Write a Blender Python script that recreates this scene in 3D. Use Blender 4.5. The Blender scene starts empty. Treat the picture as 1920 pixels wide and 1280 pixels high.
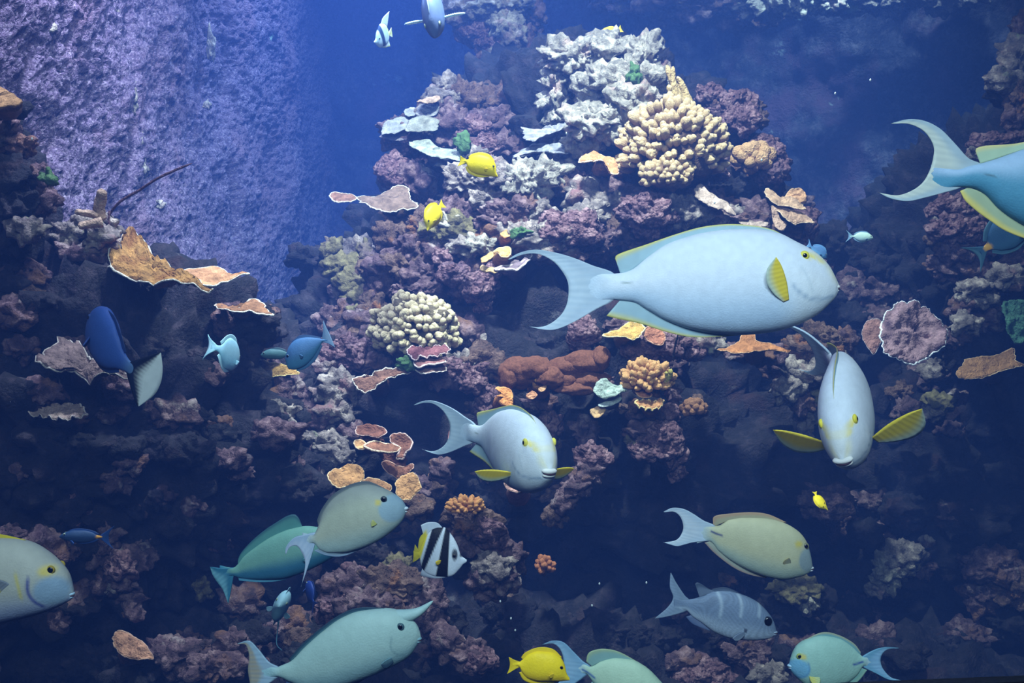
import bpy, bmesh, math, random
import numpy as np
from mathutils import Matrix, Vector
from mathutils.bvhtree import BVHTree

# ------------------------------------------------------------------ camera, water light, exposure
SC = bpy.context.scene
COL = SC.collection
FPX = 1844.0                       # focal length in pixels of the 1920 x 1280 frame
CAMZ = 2.2
PITCH = math.radians(10)
RV = np.array([1.0, 0, 0])
FV = np.array([0, math.cos(PITCH), -math.sin(PITCH)])
UV = np.array([0, math.sin(PITCH), math.cos(PITCH)])
CO = np.array([0, 0, CAMZ])
cam_d = bpy.data.cameras.new('camera'); cam = bpy.data.objects.new('camera', cam_d); COL.objects.link(cam)
cam_d.lens = 36.0 * FPX / 1920.0; cam_d.sensor_width = 36; cam_d.clip_start = 0.02; cam_d.clip_end = 60
cam.matrix_world = Matrix((( RV[0], UV[0], -FV[0], CO[0]), (RV[1], UV[1], -FV[1], CO[1]), (RV[2], UV[2], -FV[2], CO[2]), (0, 0, 0, 1)))
SC.camera = cam

SC.view_settings.view_transform = 'Standard'; SC.view_settings.look = 'None'
SC.view_settings.gamma = 1.0; SC.view_settings.use_curve_mapping = False
SC.view_settings.exposure = 0.0
SC.cycles.volume_bounces = 0
SC.cycles.max_bounces = 4; SC.cycles.diffuse_bounces = 2; SC.cycles.glossy_bounces = 1
SC.cycles.transmission_bounces = 2; SC.cycles.transparent_max_bounces = 4
SC.cycles.use_denoising = True
SC.cycles.adaptive_threshold = 0.02

world = bpy.data.worlds.new('dim_hall'); SC.world = world; world.use_nodes = True
bgn = world.node_tree.nodes['Background']
bgn.inputs[0].default_value = (0.22, 0.42, 1.0, 1); bgn.inputs[1].default_value = 0.018

def lamp(name, loc, aim, power, size, color, spread=130):
    d = bpy.data.lights.new(name, 'AREA'); d.shape = 'DISK'; d.size = size; d.energy = power; d.color = color
    d.spread = math.radians(spread)
    o = bpy.data.objects.new(name, d); COL.objects.link(o)
    o.location = loc
    o.rotation_euler = (Vector(aim) - Vector(loc)).to_track_quat('-Z', 'Y').to_euler()
    return o
# lamps above the tank, with added fill at the front and upper right
LC = (0.70, 0.82, 1.0)
lamp('overhead_lamp', (-0.40, -0.25, 3.45), (-0.05, 1.6, 1.95), 14, 0.7, LC, 100)  # front pair, lowered below the surface as added frontal fill on the fish
lamp('overhead_lamp', (0.40, -0.25, 3.45), (0.32, 1.6, 2.0), 10.5, 0.7, LC, 95)
lamp('overhead_lamp', (0.10, 2.30, 4.15), (0.12, 3.1, 2.3), 80, 0.20, (0.80, 0.86, 1.0), 90)
lamp('overhead_lamp', (-0.70, 2.3, 4.15), (-1.10, 3.0, 2.5), 46, 0.30, (0.64, 0.65, 1.0), 80)
lamp('overhead_lamp', (-0.60, 4.6, 4.15), (-0.65, 4.8, 1.5), 60, 0.40, (0.44, 0.56, 1.0), 110)
lamp('overhead_lamp', (1.45, 3.9, 4.15), (1.45, 4.5, 2.9), 24, 0.30, (0.60, 0.78, 1.0), 75)  # extra lamp added to brighten the overhang and haze at upper right

# ------------------------------------------------------------------ helpers
rng = np.random.default_rng(7)
random.seed(7)
_perm = rng.permutation(256); PERM = np.concatenate([_perm, _perm, _perm])
_g = rng.normal(size=(256, 3)); GRAD = _g / np.linalg.norm(_g, axis=1)[:, None]

def P(px, py, D):
    return CO + FV * D + RV * ((px - 960) / FPX * D) + UV * ((640 - py) / FPX * D)

def pn(p):
    i = np.floor(p).astype(np.int64); f = p - i; i &= 255
    u = f * f * f * (f * (f * 6 - 15) + 10)
    r = 0
    for dx in (0, 1):
        wx = u[:, 0] if dx else 1 - u[:, 0]
        ix = PERM[i[:, 0] + dx]
        for dy in (0, 1):
            wy = u[:, 1] if dy else 1 - u[:, 1]
            iy = PERM[ix + i[:, 1] + dy]
            for dz in (0, 1):
                wz = u[:, 2] if dz else 1 - u[:, 2]
                g = GRAD[PERM[iy + i[:, 2] + dz]]
                r = r + wx * wy * wz * (g[:, 0] * (f[:, 0] - dx) + g[:, 1] * (f[:, 1] - dy) + g[:, 2] * (f[:, 2] - dz))
    return r * 1.5

def fbm(p, o=3, gain=0.5):
    a, s, t = 1.0, 1.0, 0
    for k in range(o):
        t = t + a * pn(p * s + 17.3 * k); a *= gain; s *= 2.03
    return t

def bumps(p, seed=0):
    """rounded knobs: 1 at a cell's centre, 0 at its border"""
    i = np.floor(p).astype(np.int64); best = np.full(len(p), 9.0)
    for dx in (-1, 0, 1):
        for dy in (-1, 0, 1):
            for dz in (-1, 0, 1):
                c = i + np.array([dx, dy, dz])
                h = PERM[PERM[PERM[(c[:, 0] + seed) & 255] + (c[:, 1] & 255)] + (c[:, 2] & 255)]
                q = c + 0.5 + GRAD[h] * 0.42
                best = np.minimum(best, ((p - q) ** 2).sum(1))
    return np.clip(1 - best / 0.55, 0, 1)

def srgb(c):
    c = np.asarray(c, float) / 255.0
    return np.where(c <= 0.04045, c / 12.92, ((c + 0.055) / 1.055) ** 2.4)

def mk(name, V, F, mat=None, parent=None, cols=None, smooth=True):
    me = bpy.data.meshes.new(name)
    V = np.asarray(V, np.float32); F = np.asarray(F, np.int32)
    n, k = F.shape
    me.vertices.add(len(V)); me.vertices.foreach_set('co', V.ravel())
    me.loops.add(n * k); me.loops.foreach_set('vertex_index', F.ravel())
    me.polygons.add(n)
    me.polygons.foreach_set('loop_start', np.arange(0, n * k, k, dtype=np.int32))
    me.polygons.foreach_set('loop_total', np.full(n, k, np.int32))
    me.polygons.foreach_set('use_smooth', np.full(n, smooth))
    if cols is not None:
        at = me.color_attributes.new('Col', 'FLOAT_COLOR', 'POINT')
        c = np.ones((len(V), 4), np.float32); c[:, :3] = cols
        at.data.foreach_set('color', c.ravel())
    me.update(calc_edges=True); me.validate()
    if mat is not None: me.materials.append(mat)
    return link(name, me, parent)

def link(name, me, parent=None):
    o = bpy.data.objects.new(name, me); COL.objects.link(o)
    if parent is not None: o.parent = parent
    return o

def tag(o, label=None, cat=None, group=None, kind=None):
    if label: o['label'] = label
    if cat: o['category'] = cat
    if group: o['group'] = group
    if kind: o['kind'] = kind
    return o

def empty(name, loc, rot=None):
    o = bpy.data.objects.new(name, None); COL.objects.link(o); o.empty_display_size = 0.05
    m = Matrix.Identity(4) if rot is None else Matrix([list(r) for r in rot]).to_4x4()
    m.translation = Vector([float(a) for a in loc])
    o.matrix_world = m
    return o

def pchip(x, y, xi):
    x = np.asarray(x, float); y = np.asarray(y, float)
    h = np.diff(x); d = np.diff(y) / h
    m = np.zeros(len(x)); m[0], m[-1] = d[0], d[-1]
    for k in range(1, len(x) - 1):
        if d[k - 1] * d[k] > 0:
            w1 = 2 * h[k] + h[k - 1]; w2 = h[k] + 2 * h[k - 1]
            m[k] = (w1 + w2) / (w1 / d[k - 1] + w2 / d[k])
    xi = np.clip(xi, x[0], x[-1])
    j = np.clip(np.searchsorted(x, xi) - 1, 0, len(h) - 1)
    t = (xi - x[j]) / h[j]
    return ((1 + 2 * t) * (1 - t) ** 2 * y[j] + t * (1 - t) ** 2 * h[j] * m[j] + t * t * (3 - 2 * t) * y[j + 1] + t * t * (t - 1) * h[j] * m[j + 1])

def smooth_line(pts, n, closed=False):
    """points through a Catmull-Rom curve, evenly spaced along it"""
    p = np.asarray(pts, float)
    q = np.vstack([p[-1], p, p[0], p[1]]) if closed else np.vstack([2 * p[0] - p[1], p, 2 * p[-1] - p[-2]])
    out = []
    for k in range(1, len(q) - 2):
        t = np.linspace(0, 1, 14, endpoint=False)[:, None]
        a, b, c, d = q[k - 1], q[k], q[k + 1], q[k + 2]
        out.append(0.5 * (2 * b + (c - a) * t + (2 * a - 5 * b + 4 * c - d) * t ** 2 + (3 * b - a - 3 * c + d) * t ** 3))
    out = np.vstack(out + ([p[:1]] if closed else [p[-1:]]))
    s = np.concatenate([[0], np.cumsum(np.linalg.norm(np.diff(out, axis=0), axis=1))])
    si = np.linspace(0, s[-1], n + 1)[:-1] if closed else np.linspace(0, s[-1], n)
    return np.stack([np.interp(si, s, out[:, k]) for k in range(out.shape[1])], 1)

_ico = {}
def ico(sub):
    if sub not in _ico:
        bm = bmesh.new(); bmesh.ops.create_icosphere(bm, subdivisions=sub, radius=1)
        bm.verts.ensure_lookup_table()
        _ico[sub] = (np.array([v.co[:] for v in bm.verts]), np.array([[v.index for v in f.verts] for f in bm.faces]))
        bm.free()
    return _ico[sub]

def grid_faces(nu, nv, wrap_u=False):
    a = np.arange(nu if wrap_u else nu - 1)[:, None]; b = np.arange(nv - 1)[None, :]
    a2 = (a + 1) % nu
    return np.stack([a * nv + b, a2 * nv + b, a2 * nv + b + 1, a * nv + b + 1], -1).reshape(-1, 4)

def tube(path, rad, k=7):
    """a tapering tube along a 3-D path, closed at both ends"""
    path = np.asarray(path, float); n = len(path); rad = np.broadcast_to(np.asarray(rad, float), (n,)).copy()
    t = np.gradient(path, axis=0); t /= np.linalg.norm(t, axis=1)[:, None] + 1e-12
    ref = np.array([0.31, 0.2, 0.93]); a = np.cross(t, ref); a /= np.linalg.norm(a, axis=1)[:, None] + 1e-9
    b = np.cross(t, a); an = np.linspace(0, 2 * math.pi, k, endpoint=False)
    V = path[:, None, :] + rad[:, None, None] * (np.cos(an)[None, :, None] * a[:, None, :] + np.sin(an)[None, :, None] * b[:, None, :])
    V = V.reshape(-1, 3)
    F = np.stack([(np.arange(n - 1)[:, None] * k + np.arange(k)), (np.arange(n - 1)[:, None] * k + (np.arange(k) + 1) % k),
                  ((np.arange(n - 1)[:, None] + 1) * k + (np.arange(k) + 1) % k), ((np.arange(n - 1)[:, None] + 1) * k + np.arange(k))], -1).reshape(-1, 4)
    c0, c1 = len(V), len(V) + 1
    V = np.vstack([V, path[:1], path[-1:]])
    e0 = np.stack([np.full(k, c0), (np.arange(k) + 1) % k, np.arange(k), np.arange(k)], -1)
    T = np.vstack([F[:, [0, 1, 2]], F[:, [0, 2, 3]], e0[:, :3],
                   np.stack([np.full(k, c1), (n - 1) * k + np.arange(k), (n - 1) * k + (np.arange(k) + 1) % k], -1)])
    return V, T

# ------------------------------------------------------------------ materials
def nodes_of(name):
    m = bpy.data.materials.new(name); m.use_nodes = True
    return m, m.node_tree.nodes, m.node_tree.links, m.node_tree.nodes['Principled BSDF']

def rock_mat(name, stops, patches=(), bump=0.6, fine=1.0, nub=0.0, scale=1.0):
    """crusted stone: a mottled ramp, patches of encrusting growth, fine relief"""
    m, N, L, b = nodes_of(name)
    tc = N.new('ShaderNodeTexCoord'); oi = N.new('ShaderNodeObjectInfo')
    add = N.new('ShaderNodeVectorMath'); add.operation = 'ADD'
    mul = N.new('ShaderNodeMath'); mul.operation = 'MULTIPLY'; mul.inputs[1].default_value = 40
    L.new(oi.outputs['Random'], mul.inputs[0]); L.new(tc.outputs['Object'], add.inputs[0]); L.new(mul.outputs[0], add.inputs[1])
    n1 = N.new('ShaderNodeTexNoise'); n1.inputs['Scale'].default_value = 24 * scale; n1.inputs['Detail'].default_value = 8; n1.inputs['Roughness'].default_value = 0.72
    L.new(add.outputs[0], n1.inputs['Vector'])
    cr = N.new('ShaderNodeValToRGB'); e = cr.color_ramp.elements
    for k, (pos, c) in enumerate(stops):
        el = e[k] if k < 2 else e.new(pos)
        el.position = pos; el.color = (*srgb(c), 1)
    L.new(n1.outputs['Fac'], cr.inputs[0])
    out = cr.outputs[0]
    for k, (c, sc, lo, hi) in enumerate(patches):
        nn = N.new('ShaderNodeTexNoise'); nn.inputs['Scale'].default_value = sc; nn.inputs['Detail'].default_value = 5; nn.inputs['Roughness'].default_value = 0.65
        ad = N.new('ShaderNodeVectorMath'); ad.operation = 'ADD'; ad.inputs[1].default_value = (3.1 * k + 5, 7.7 * k, 1.3)
        L.new(add.outputs[0], ad.inputs[0]); L.new(ad.outputs[0], nn.inputs['Vector'])
        mr = N.new('ShaderNodeMapRange'); mr.inputs[1].default_value = lo; mr.inputs[2].default_value = hi
        L.new(nn.outputs['Fac'], mr.inputs[0])
        mx = N.new('ShaderNodeMix'); mx.data_type = 'RGBA'
        L.new(mr.outputs[0], mx.inputs[0]); L.new(out, mx.inputs[6]); mx.inputs[7].default_value = (*srgb(c), 1)
        out = mx.outputs[2]
    L.new(out, b.inputs['Base Color'])
    b.inputs['Roughness'].default_value = 0.85; b.inputs['Specular IOR Level'].default_value = 0.25
    n2 = N.new('ShaderNodeTexNoise'); n2.inputs['Scale'].default_value = 95 * fine; n2.inputs['Detail'].default_value = 4; n2.inputs['Roughness'].default_value = 0.65
    L.new(tc.outputs['Object'], n2.inputs['Vector'])
    hgt = n2.outputs['Fac']
    if nub:
        v = N.new('ShaderNodeTexVoronoi'); v.inputs['Scale'].default_value = nub; L.new(tc.outputs['Object'], v.inputs['Vector'])
        sb = N.new('ShaderNodeMath'); sb.operation = 'SUBTRACT'; L.new(hgt, sb.inputs[0]); L.new(v.outputs['Distance'], sb.inputs[1]); hgt = sb.outputs[0]
    bp = N.new('ShaderNodeBump'); bp.inputs['Strength'].default_value = bump; bp.inputs['Distance'].default_value = 0.03
    L.new(hgt, bp.inputs['Height']); L.new(bp.outputs[0], b.inputs['Normal'])
    return m

def col_mat(name, rough=0.5, spec=0.4, mottle=0.06, translucent=0.0, bump=0.0, bscale=300, mscale=60):
    """colour comes with the mesh (its own markings), lightly mottled"""
    m, N, L, b = nodes_of(name)
    at = N.new('ShaderNodeAttribute'); at.attribute_name = 'Col'
    tc = N.new('ShaderNodeTexCoord')
    n1 = N.new('ShaderNodeTexNoise'); n1.inputs['Scale'].default_value = mscale; n1.inputs['Detail'].default_value = 4
    L.new(tc.outputs['Object'], n1.inputs['Vector'])
    mr = N.new('ShaderNodeMapRange'); mr.inputs[3].default_value = 1 - mottle; mr.inputs[4].default_value = 1 + mottle
    mr.inputs[1].default_value = 0.3; mr.inputs[2].default_value = 0.7
    L.new(n1.outputs['Fac'], mr.inputs[0])
    vm = N.new('ShaderNodeVectorMath'); vm.operation = 'SCALE'
    L.new(at.outputs['Color'], vm.inputs[0]); L.new(mr.outputs[0], vm.inputs['Scale'])
    L.new(vm.outputs[0], b.inputs['Base Color'])
    b.inputs['Roughness'].default_value = rough; b.inputs['Specular IOR Level'].default_value = spec
    if bump:
        n2 = N.new('ShaderNodeTexNoise'); n2.inputs['Scale'].default_value = bscale; n2.inputs['Detail'].default_value = 3
        L.new(tc.outputs['Object'], n2.inputs['Vector'])
        bp = N.new('ShaderNodeBump'); bp.inputs['Strength'].default_value = bump; bp.inputs['Distance'].default_value = 0.007 if bscale > 20 else 0.15
        L.new(n2.outputs['Fac'], bp.inputs['Height']); L.new(bp.outputs[0], b.inputs['Normal'])
    if translucent:
        tr = N.new('ShaderNodeBsdfTranslucent'); L.new(vm.outputs[0], tr.inputs[0])
        ms = N.new('ShaderNodeMixShader'); ms.inputs[0].default_value = translucent
        L.new(b.outputs[0], ms.inputs[1]); L.new(tr.outputs[0], ms.inputs[2])
        L.new(ms.outputs[0], N['Material Output'].inputs[0])
    return m

def plain_mat(name, c, rough=0.6, spec=0.3, vary=0.15, scale=40, bump=0.3, bscale=160):
    m, N, L, b = nodes_of(name)
    tc = N.new('ShaderNodeTexCoord'); n1 = N.new('ShaderNodeTexNoise'); n1.inputs['Scale'].default_value = scale; n1.inputs['Detail'].default_value = 5
    L.new(tc.outputs['Object'], n1.inputs['Vector'])
    cr = N.new('ShaderNodeValToRGB'); a = srgb(c)
    cr.color_ramp.elements[0].position = 0.3; cr.color_ramp.elements[1].position = 0.7
    cr.color_ramp.elements[0].color = (*(a * (1 - vary)), 1); cr.color_ramp.elements[1].color = (*np.minimum(a * (1 + vary), 1), 1)
    L.new(n1.outputs['Fac'], cr.inputs[0]); L.new(cr.outputs[0], b.inputs['Base Color'])
    b.inputs['Roughness'].default_value = rough; b.inputs['Specular IOR Level'].default_value = spec
    if bump:
        n2 = N.new('ShaderNodeTexNoise'); n2.inputs['Scale'].default_value = bscale; n2.inputs['Detail'].default_value = 3
        L.new(tc.outputs['Object'], n2.inputs['Vector'])
        bp = N.new('ShaderNodeBump'); bp.inputs['Strength'].default_value = bump; bp.inputs['Distance'].default_value = 0.006
        L.new(n2.outputs['Fac'], bp.inputs['Height']); L.new(bp.outputs[0], b.inputs['Normal'])
    return m

GREENP = ((120, 165, 110), 5.0, 0.60, 0.68)
M = {}
M['mauve'] = rock_mat('mauve_crust', [(0.30, (32, 22, 24)), (0.5, (80, 57, 62)), (0.70, (146, 116, 116))], [((112, 76, 56), 6, 0.56, 0.68), ((166, 146, 140), 9, 0.60, 0.72)])
M['gray'] = rock_mat('grey_crust', [(0.30, (48, 42, 42)), (0.5, (110, 96, 92)), (0.70, (186, 166, 152))], [((118, 80, 80), 6, 0.56, 0.70), ((128, 136, 98), 8, 0.62, 0.72)])
M['pale'] = rock_mat('pale_crust', [(0.28, (62, 57, 54)), (0.5, (134, 123, 112)), (0.70, (208, 194, 176))], [((184, 142, 134), 6, 0.58, 0.72), ((106, 132, 84), 5, 0.66, 0.74), ((184, 162, 100), 8, 0.68, 0.76)])
M['brown'] = rock_mat('brown_turf_rock', [(0.30, (40, 29, 27)), (0.5, (90, 66, 58)), (0.72, (142, 110, 96))], [((148, 92, 52), 7, 0.58, 0.70)], bump=0.8)
M['olive'] = rock_mat('olive_turf_rock', [(0.30, (46, 40, 28)), (0.5, (98, 86, 58)), (0.72, (152, 136, 94))], [((96, 76, 80), 6, 0.55, 0.70)])
M['pink'] = rock_mat('pink_knobbed_crust', [(0.28, (50, 34, 38)), (0.5, (112, 78, 84)), (0.72, (186, 146, 146))], [((86, 64, 78), 7, 0.56, 0.68)], nub=75, bump=0.9)
M['dark'] = rock_mat('shaded_crust', [(0.30, (10, 8, 12)), (0.5, (25, 20, 25)), (0.72, (58, 47, 53))], [((50, 29, 28), 5, 0.58, 0.72), ((76, 70, 72), 10, 0.66, 0.76)])  # colour darkened to stand in for shade in hollows and on rock bodies
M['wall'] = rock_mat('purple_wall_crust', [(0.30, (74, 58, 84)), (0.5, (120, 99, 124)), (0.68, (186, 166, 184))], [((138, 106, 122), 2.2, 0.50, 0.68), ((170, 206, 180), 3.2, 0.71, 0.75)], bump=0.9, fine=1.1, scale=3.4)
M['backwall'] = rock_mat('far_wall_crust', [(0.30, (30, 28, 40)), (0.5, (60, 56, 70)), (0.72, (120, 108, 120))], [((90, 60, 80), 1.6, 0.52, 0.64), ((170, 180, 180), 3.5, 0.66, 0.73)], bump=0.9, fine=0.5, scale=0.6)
M['skin'] = col_mat('fish_skin', 0.55, 0.25, 0.05, bump=0.12, bscale=420, mscale=90)
M['fin'] = col_mat('fin_membrane', 0.5, 0.3, 0.05, translucent=0.20)
M['eye'] = plain_mat('eye_black', (8, 10, 14), 0.15, 0.6, 0.1, 40, 0)
M['coral'] = col_mat('coral_skin', 0.85, 0.15, 0.30, bump=1.0, bscale=170, mscale=60)
M['knob'] = col_mat('coral_knob', 0.85, 0.15, 0.14, bump=0.5, bscale=5, mscale=3)
M['ledge'] = plain_mat('black_sill', (9, 10, 14), 0.5, 0.3, 0.2, 30, 0.2)

# ------------------------------------------------------------------ the tank: water, walls, floor, sill
def box(name, lo, hi, mat, parent=None):
    x0, y0, z0 = lo; x1, y1, z1 = hi
    V = [(x0, y0, z0), (x1, y0, z0), (x1, y1, z0), (x0, y1, z0), (x0, y0, z1), (x1, y0, z1), (x1, y1, z1), (x0, y1, z1)]
    F = [(0, 3, 2, 1), (4, 5, 6, 7), (0, 1, 5, 4), (1, 2, 6, 5), (2, 3, 7, 6), (3, 0, 4, 7)]
    return mk(name, V, F, mat, parent, smooth=False)

wm = bpy.data.materials.new('sea_water'); wm.use_nodes = True
wn, wl = wm.node_tree.nodes, wm.node_tree.links
for n_ in list(wn):
    if n_.type != 'OUTPUT_MATERIAL': wn.remove(n_)
vs = wn.new('ShaderNodeVolumeScatter'); vs.inputs['Color'].default_value = (0.12, 0.26, 1.0, 1); vs.inputs['Density'].default_value = 0.073
vs.inputs['Anisotropy'].default_value = 0.0
va = wn.new('ShaderNodeVolumeAbsorption'); va.inputs['Color'].default_value = (0.35, 0.74, 0.93, 1); va.inputs['Density'].default_value = 0.13
ad_ = wn.new('ShaderNodeAddShader'); wl.new(vs.outputs[0], ad_.inputs[0]); wl.new(va.outputs[0], ad_.inputs[1])
wl.new(ad_.outputs[0], wn['Material Output'].inputs['Volume'])
tag(box('water', (-3.0, -0.4, -0.3), (3.6, 8.0, 4.0), wm), 'hazy blue water filling the whole tank', kind='structure')

def sstep0(x, a, b):
    t = np.clip((x - a) / (b - a), 0, 1); return t * t * (3 - 2 * t)

def wall_grid(name, pts, z0, z1, nu, nv, mat, amps, seed, label, geo=True, crack=None):
    """a rough wall over a ground line, relief pushed along its normal"""
    line = smooth_line(pts, 300)
    d = np.linalg.norm(line - CO[:2], axis=1) if geo else np.ones(len(line))
    s = np.concatenate([[0], np.cumsum(np.linalg.norm(np.diff(line, axis=0), axis=1) / (0.5 * (d[1:] + d[:-1])))])
    si = np.linspace(0, s[-1], nu)
    x = np.interp(si, s, line[:, 0]); y = np.interp(si, s, line[:, 1])
    t = np.stack([np.gradient(x), np.gradient(y)], 1); t /= np.linalg.norm(t, axis=1)[:, None]
    nrm = np.stack([t[:, 1], -t[:, 0]], 1)
    z = np.linspace(z0, z1, nv)
    V = np.zeros((nu, nv, 3)); V[..., 0] = x[:, None]; V[..., 1] = y[:, None]; V[..., 2] = z[None]
    V = V.reshape(-1, 3); p = V + seed
    disp = 0
    for f, a, kind in amps:
        disp = disp + a * (bumps(p * f) if kind == 'b' else fbm(p * f, 2))
    if crack is not None:                                    # an upright crack with thin side branches
        for cy, wd, dp in crack:
            line_y = cy + 0.10 * pn(np.stack([V[:, 2] * 1.6, np.full(len(V), cy * 3), np.zeros(len(V))], 1)) + 0.02 * pn(V * 14)
            keep = sstep0(pn(np.stack([V[:, 2] * 2.2, np.full(len(V), cy), np.ones(len(V))], 1)), -.25, .05)
            disp = disp - dp * keep * np.exp(-((V[:, 1] - line_y) / wd) ** 2)
    nn = np.repeat(nrm, nv, 0)
    V[:, :2] += nn * disp[:, None]
    o = mk(name, V, grid_faces(nu, nv), mat)
    return tag(o, label, kind='structure')

wl_ = wall_grid('wall_left', [(-1.34, 1.0), (-1.33, 2.4), (-1.28, 4.0), (-1.22, 5.6), (-1.18, 6.8)], 0.6, 4.0, 490, 380, M['wall'],
          [(1.1, 0.10, 'n'), (5, 0.022, 'n'), (26, 0.010, 'n'), (80, 0.015, 'b')], 3.3, 'rough purple side wall of the tank, crusted all over', crack=[(3.42, .022, .05), (4.6, .03, .05), (2.75, .012, .03)])
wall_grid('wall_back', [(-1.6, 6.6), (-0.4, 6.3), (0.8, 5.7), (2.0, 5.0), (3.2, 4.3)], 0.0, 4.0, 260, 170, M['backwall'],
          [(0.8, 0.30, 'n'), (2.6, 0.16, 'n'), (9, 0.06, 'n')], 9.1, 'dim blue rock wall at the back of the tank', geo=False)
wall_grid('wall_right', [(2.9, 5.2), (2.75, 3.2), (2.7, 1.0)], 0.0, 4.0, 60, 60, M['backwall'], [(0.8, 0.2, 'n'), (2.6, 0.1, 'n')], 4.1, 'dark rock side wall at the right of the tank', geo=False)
fx, fy = np.meshgrid(np.linspace(-2.0, 3.0, 90), np.linspace(0.3, 6.8, 110), indexing='ij')
fV = np.stack([fx.ravel(), fy.ravel(), np.zeros(fx.size)], 1); fV[:, 2] = 0.10 * fbm(fV * 1.5, 3) + 0.02 * fbm(fV * 9, 2)
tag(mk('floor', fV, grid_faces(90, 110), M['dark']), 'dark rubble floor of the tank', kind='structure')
# the black sill of the viewing window shows in the lower right corner only
sl = box('trim_1', (-0.25, -0.003, -0.02), (0.25, 0.003, 0.02), M['ledge'])
slp = P(1745, 1284, 0.34)
sl.matrix_world = Matrix.Translation(Vector(slp)) @ Matrix(((RV[0], FV[0], UV[0]), (RV[1], FV[1], UV[1]), (RV[2], FV[2], UV[2]))).to_4x4() @ Matrix.Rotation(math.radians(-2.3), 4, 'Y') @ Matrix.Translation((0, 0, -0.02 + 0.001))
tag(sl, 'black sill of the viewing window in the corner', kind='structure')

# ------------------------------------------------------------------ reef stone
def rock_verts(size, seed, sub, lump=0.28, ledge=0.03, crust=0.010, lf=11.0, nub=0.0, nubf=30.0, mid=0.035):
    d, F = ico(sub); size = np.asarray(size, float); so = np.array([seed * 1.37, seed * 2.11, seed * 0.73])
    r = 1 + lump * 1.3 * pn(d * 1.6 + so) + lump * 0.8 * (0.5 - np.abs(pn(d * 3.1 + so))) + lump * 0.35 * pn(d * 6.3 + so)
    p = d * size * r[:, None]
    big = float(np.mean(size)); n = d / size; n /= np.linalg.norm(n, axis=1)[:, None]
    q = p + so
    sc = min(1.0, big / 0.10)
    disp = mid * sc * fbm(q * 8 / max(sc, .5), 2)
    t = p[:, 2] * lf + 1.4 * pn(q * 5) + 0.5 * pn(q * 14)
    s = t - np.floor(t)
    side = 1 - np.clip(np.abs(n[:, 2]) - 0.35, 0, 1)
    disp = disp + ledge * sc * side * ((1 - s) ** 1.6 - 0.3)
    disp = disp + crust * 1.5 * (np.abs(pn(q * 30)) * 1.6 - 0.4) + crust * 1.0 * pn(q * 66)
    if nub: disp = disp + nub * bumps(q * nubf)
    if big > 0.25: disp = disp + 0.05 * fbm(q * 13, 2) + 0.03 * bumps(q * 17) + 0.022 * bumps(q * 30)
    p = p + n * disp[:, None]
    return p, F

cores = []
def core(px, py, D, hw, hd, hh, seed, sub, mat, parent):
    c = P(px, py, D)
    V, F = rock_verts((hw, hd, hh), seed, sub, lump=0.22, ledge=0.07 * min(1, hw / .5), crust=0.012, lf=5.0, mid=0.09 * min(1, hw / .5))
    o = mk('rock_body', V, F, mat, parent); place(o, c)
    cores.append(BVHTree.FromPolygons([tuple(v + c) for v in V], F.tolist()))
    return o

def place(o, c):
    """put a part at a world point, whatever its parent"""
    if o.parent is not None:
        o.matrix_local = o.parent.matrix_world.inverted() @ Matrix.Translation(Vector([float(a) for a in c]))
    else: o.location = [float(a) for a in c]

def hit_depth(px, py, default):
    d = P(px, py, 1.0) - CO; best = None
    for b in cores:
        h = b.ray_cast(Vector(CO), Vector(d))
        if h[0] is not None:
            t = float(np.dot(np.array(h[0]) - CO, FV))
            if best is None or t < best: best = t
    return default if best is None else best

STY = {'mauve': dict(ledge=.035), 'gray': dict(ledge=.04, crust=.012), 'pale': dict(ledge=.035, crust=.014, lump=.36), 'brown': dict(ledge=.02, crust=.012),
       'olive': dict(ledge=.02), 'pink': dict(ledge=.012, crust=.006, nub=.012, nubf=48), 'dark': dict(ledge=.04)}
rock_n = [0]
def boulder(parent, px, py, w, h, style, D=None, default=3.4, deep=0.9, sub=None, sink=0.35):
    rock_n[0] += 1
    if D is None: D = hit_depth(px, py, default) - 0.0
    rx = w / 2 / FPX * D; rz = h / 2 / FPX * D; ry = deep * (rx + rz) / 2
    c = P(px, py, D - ry * (1 - 2 * sink))
    m = max(w, h)
    if sub is None: sub = 4 if m < 72 else 5
    V, F = rock_verts((rx, ry, rz), rock_n[0] * 3.17, sub, **STY[style])
    o = mk('boulder', V, F, M[style], parent); place(o, c)
    return o

def outcrop(label, anchor, D, items, **kw):
    e = empty('reef_rock', P(anchor[0], anchor[1], D)); tag(e, label, 'rock', 'rocks of the reef')
    for it in items:
        px, py, w, h, st = it[:5]
        boulder(e, px, py, w, h, st, *(it[5:6]), **kw)
    return e

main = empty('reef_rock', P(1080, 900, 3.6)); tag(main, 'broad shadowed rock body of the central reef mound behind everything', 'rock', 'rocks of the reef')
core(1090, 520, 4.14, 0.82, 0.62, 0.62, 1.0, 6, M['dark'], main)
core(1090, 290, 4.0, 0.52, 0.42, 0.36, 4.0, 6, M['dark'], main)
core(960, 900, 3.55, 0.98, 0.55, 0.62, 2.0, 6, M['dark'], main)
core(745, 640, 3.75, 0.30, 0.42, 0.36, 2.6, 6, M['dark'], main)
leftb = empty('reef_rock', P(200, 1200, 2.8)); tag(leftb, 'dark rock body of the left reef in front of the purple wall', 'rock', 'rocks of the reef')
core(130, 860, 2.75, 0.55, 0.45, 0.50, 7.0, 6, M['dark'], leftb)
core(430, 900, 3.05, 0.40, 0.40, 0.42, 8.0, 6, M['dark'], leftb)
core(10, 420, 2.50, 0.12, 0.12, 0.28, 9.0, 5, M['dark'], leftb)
botb = empty('reef_rock', P(800, 1400, 2.8)); tag(botb, 'low dark rock bank along the foot of the reef', 'rock', 'rocks of the reef')
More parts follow.
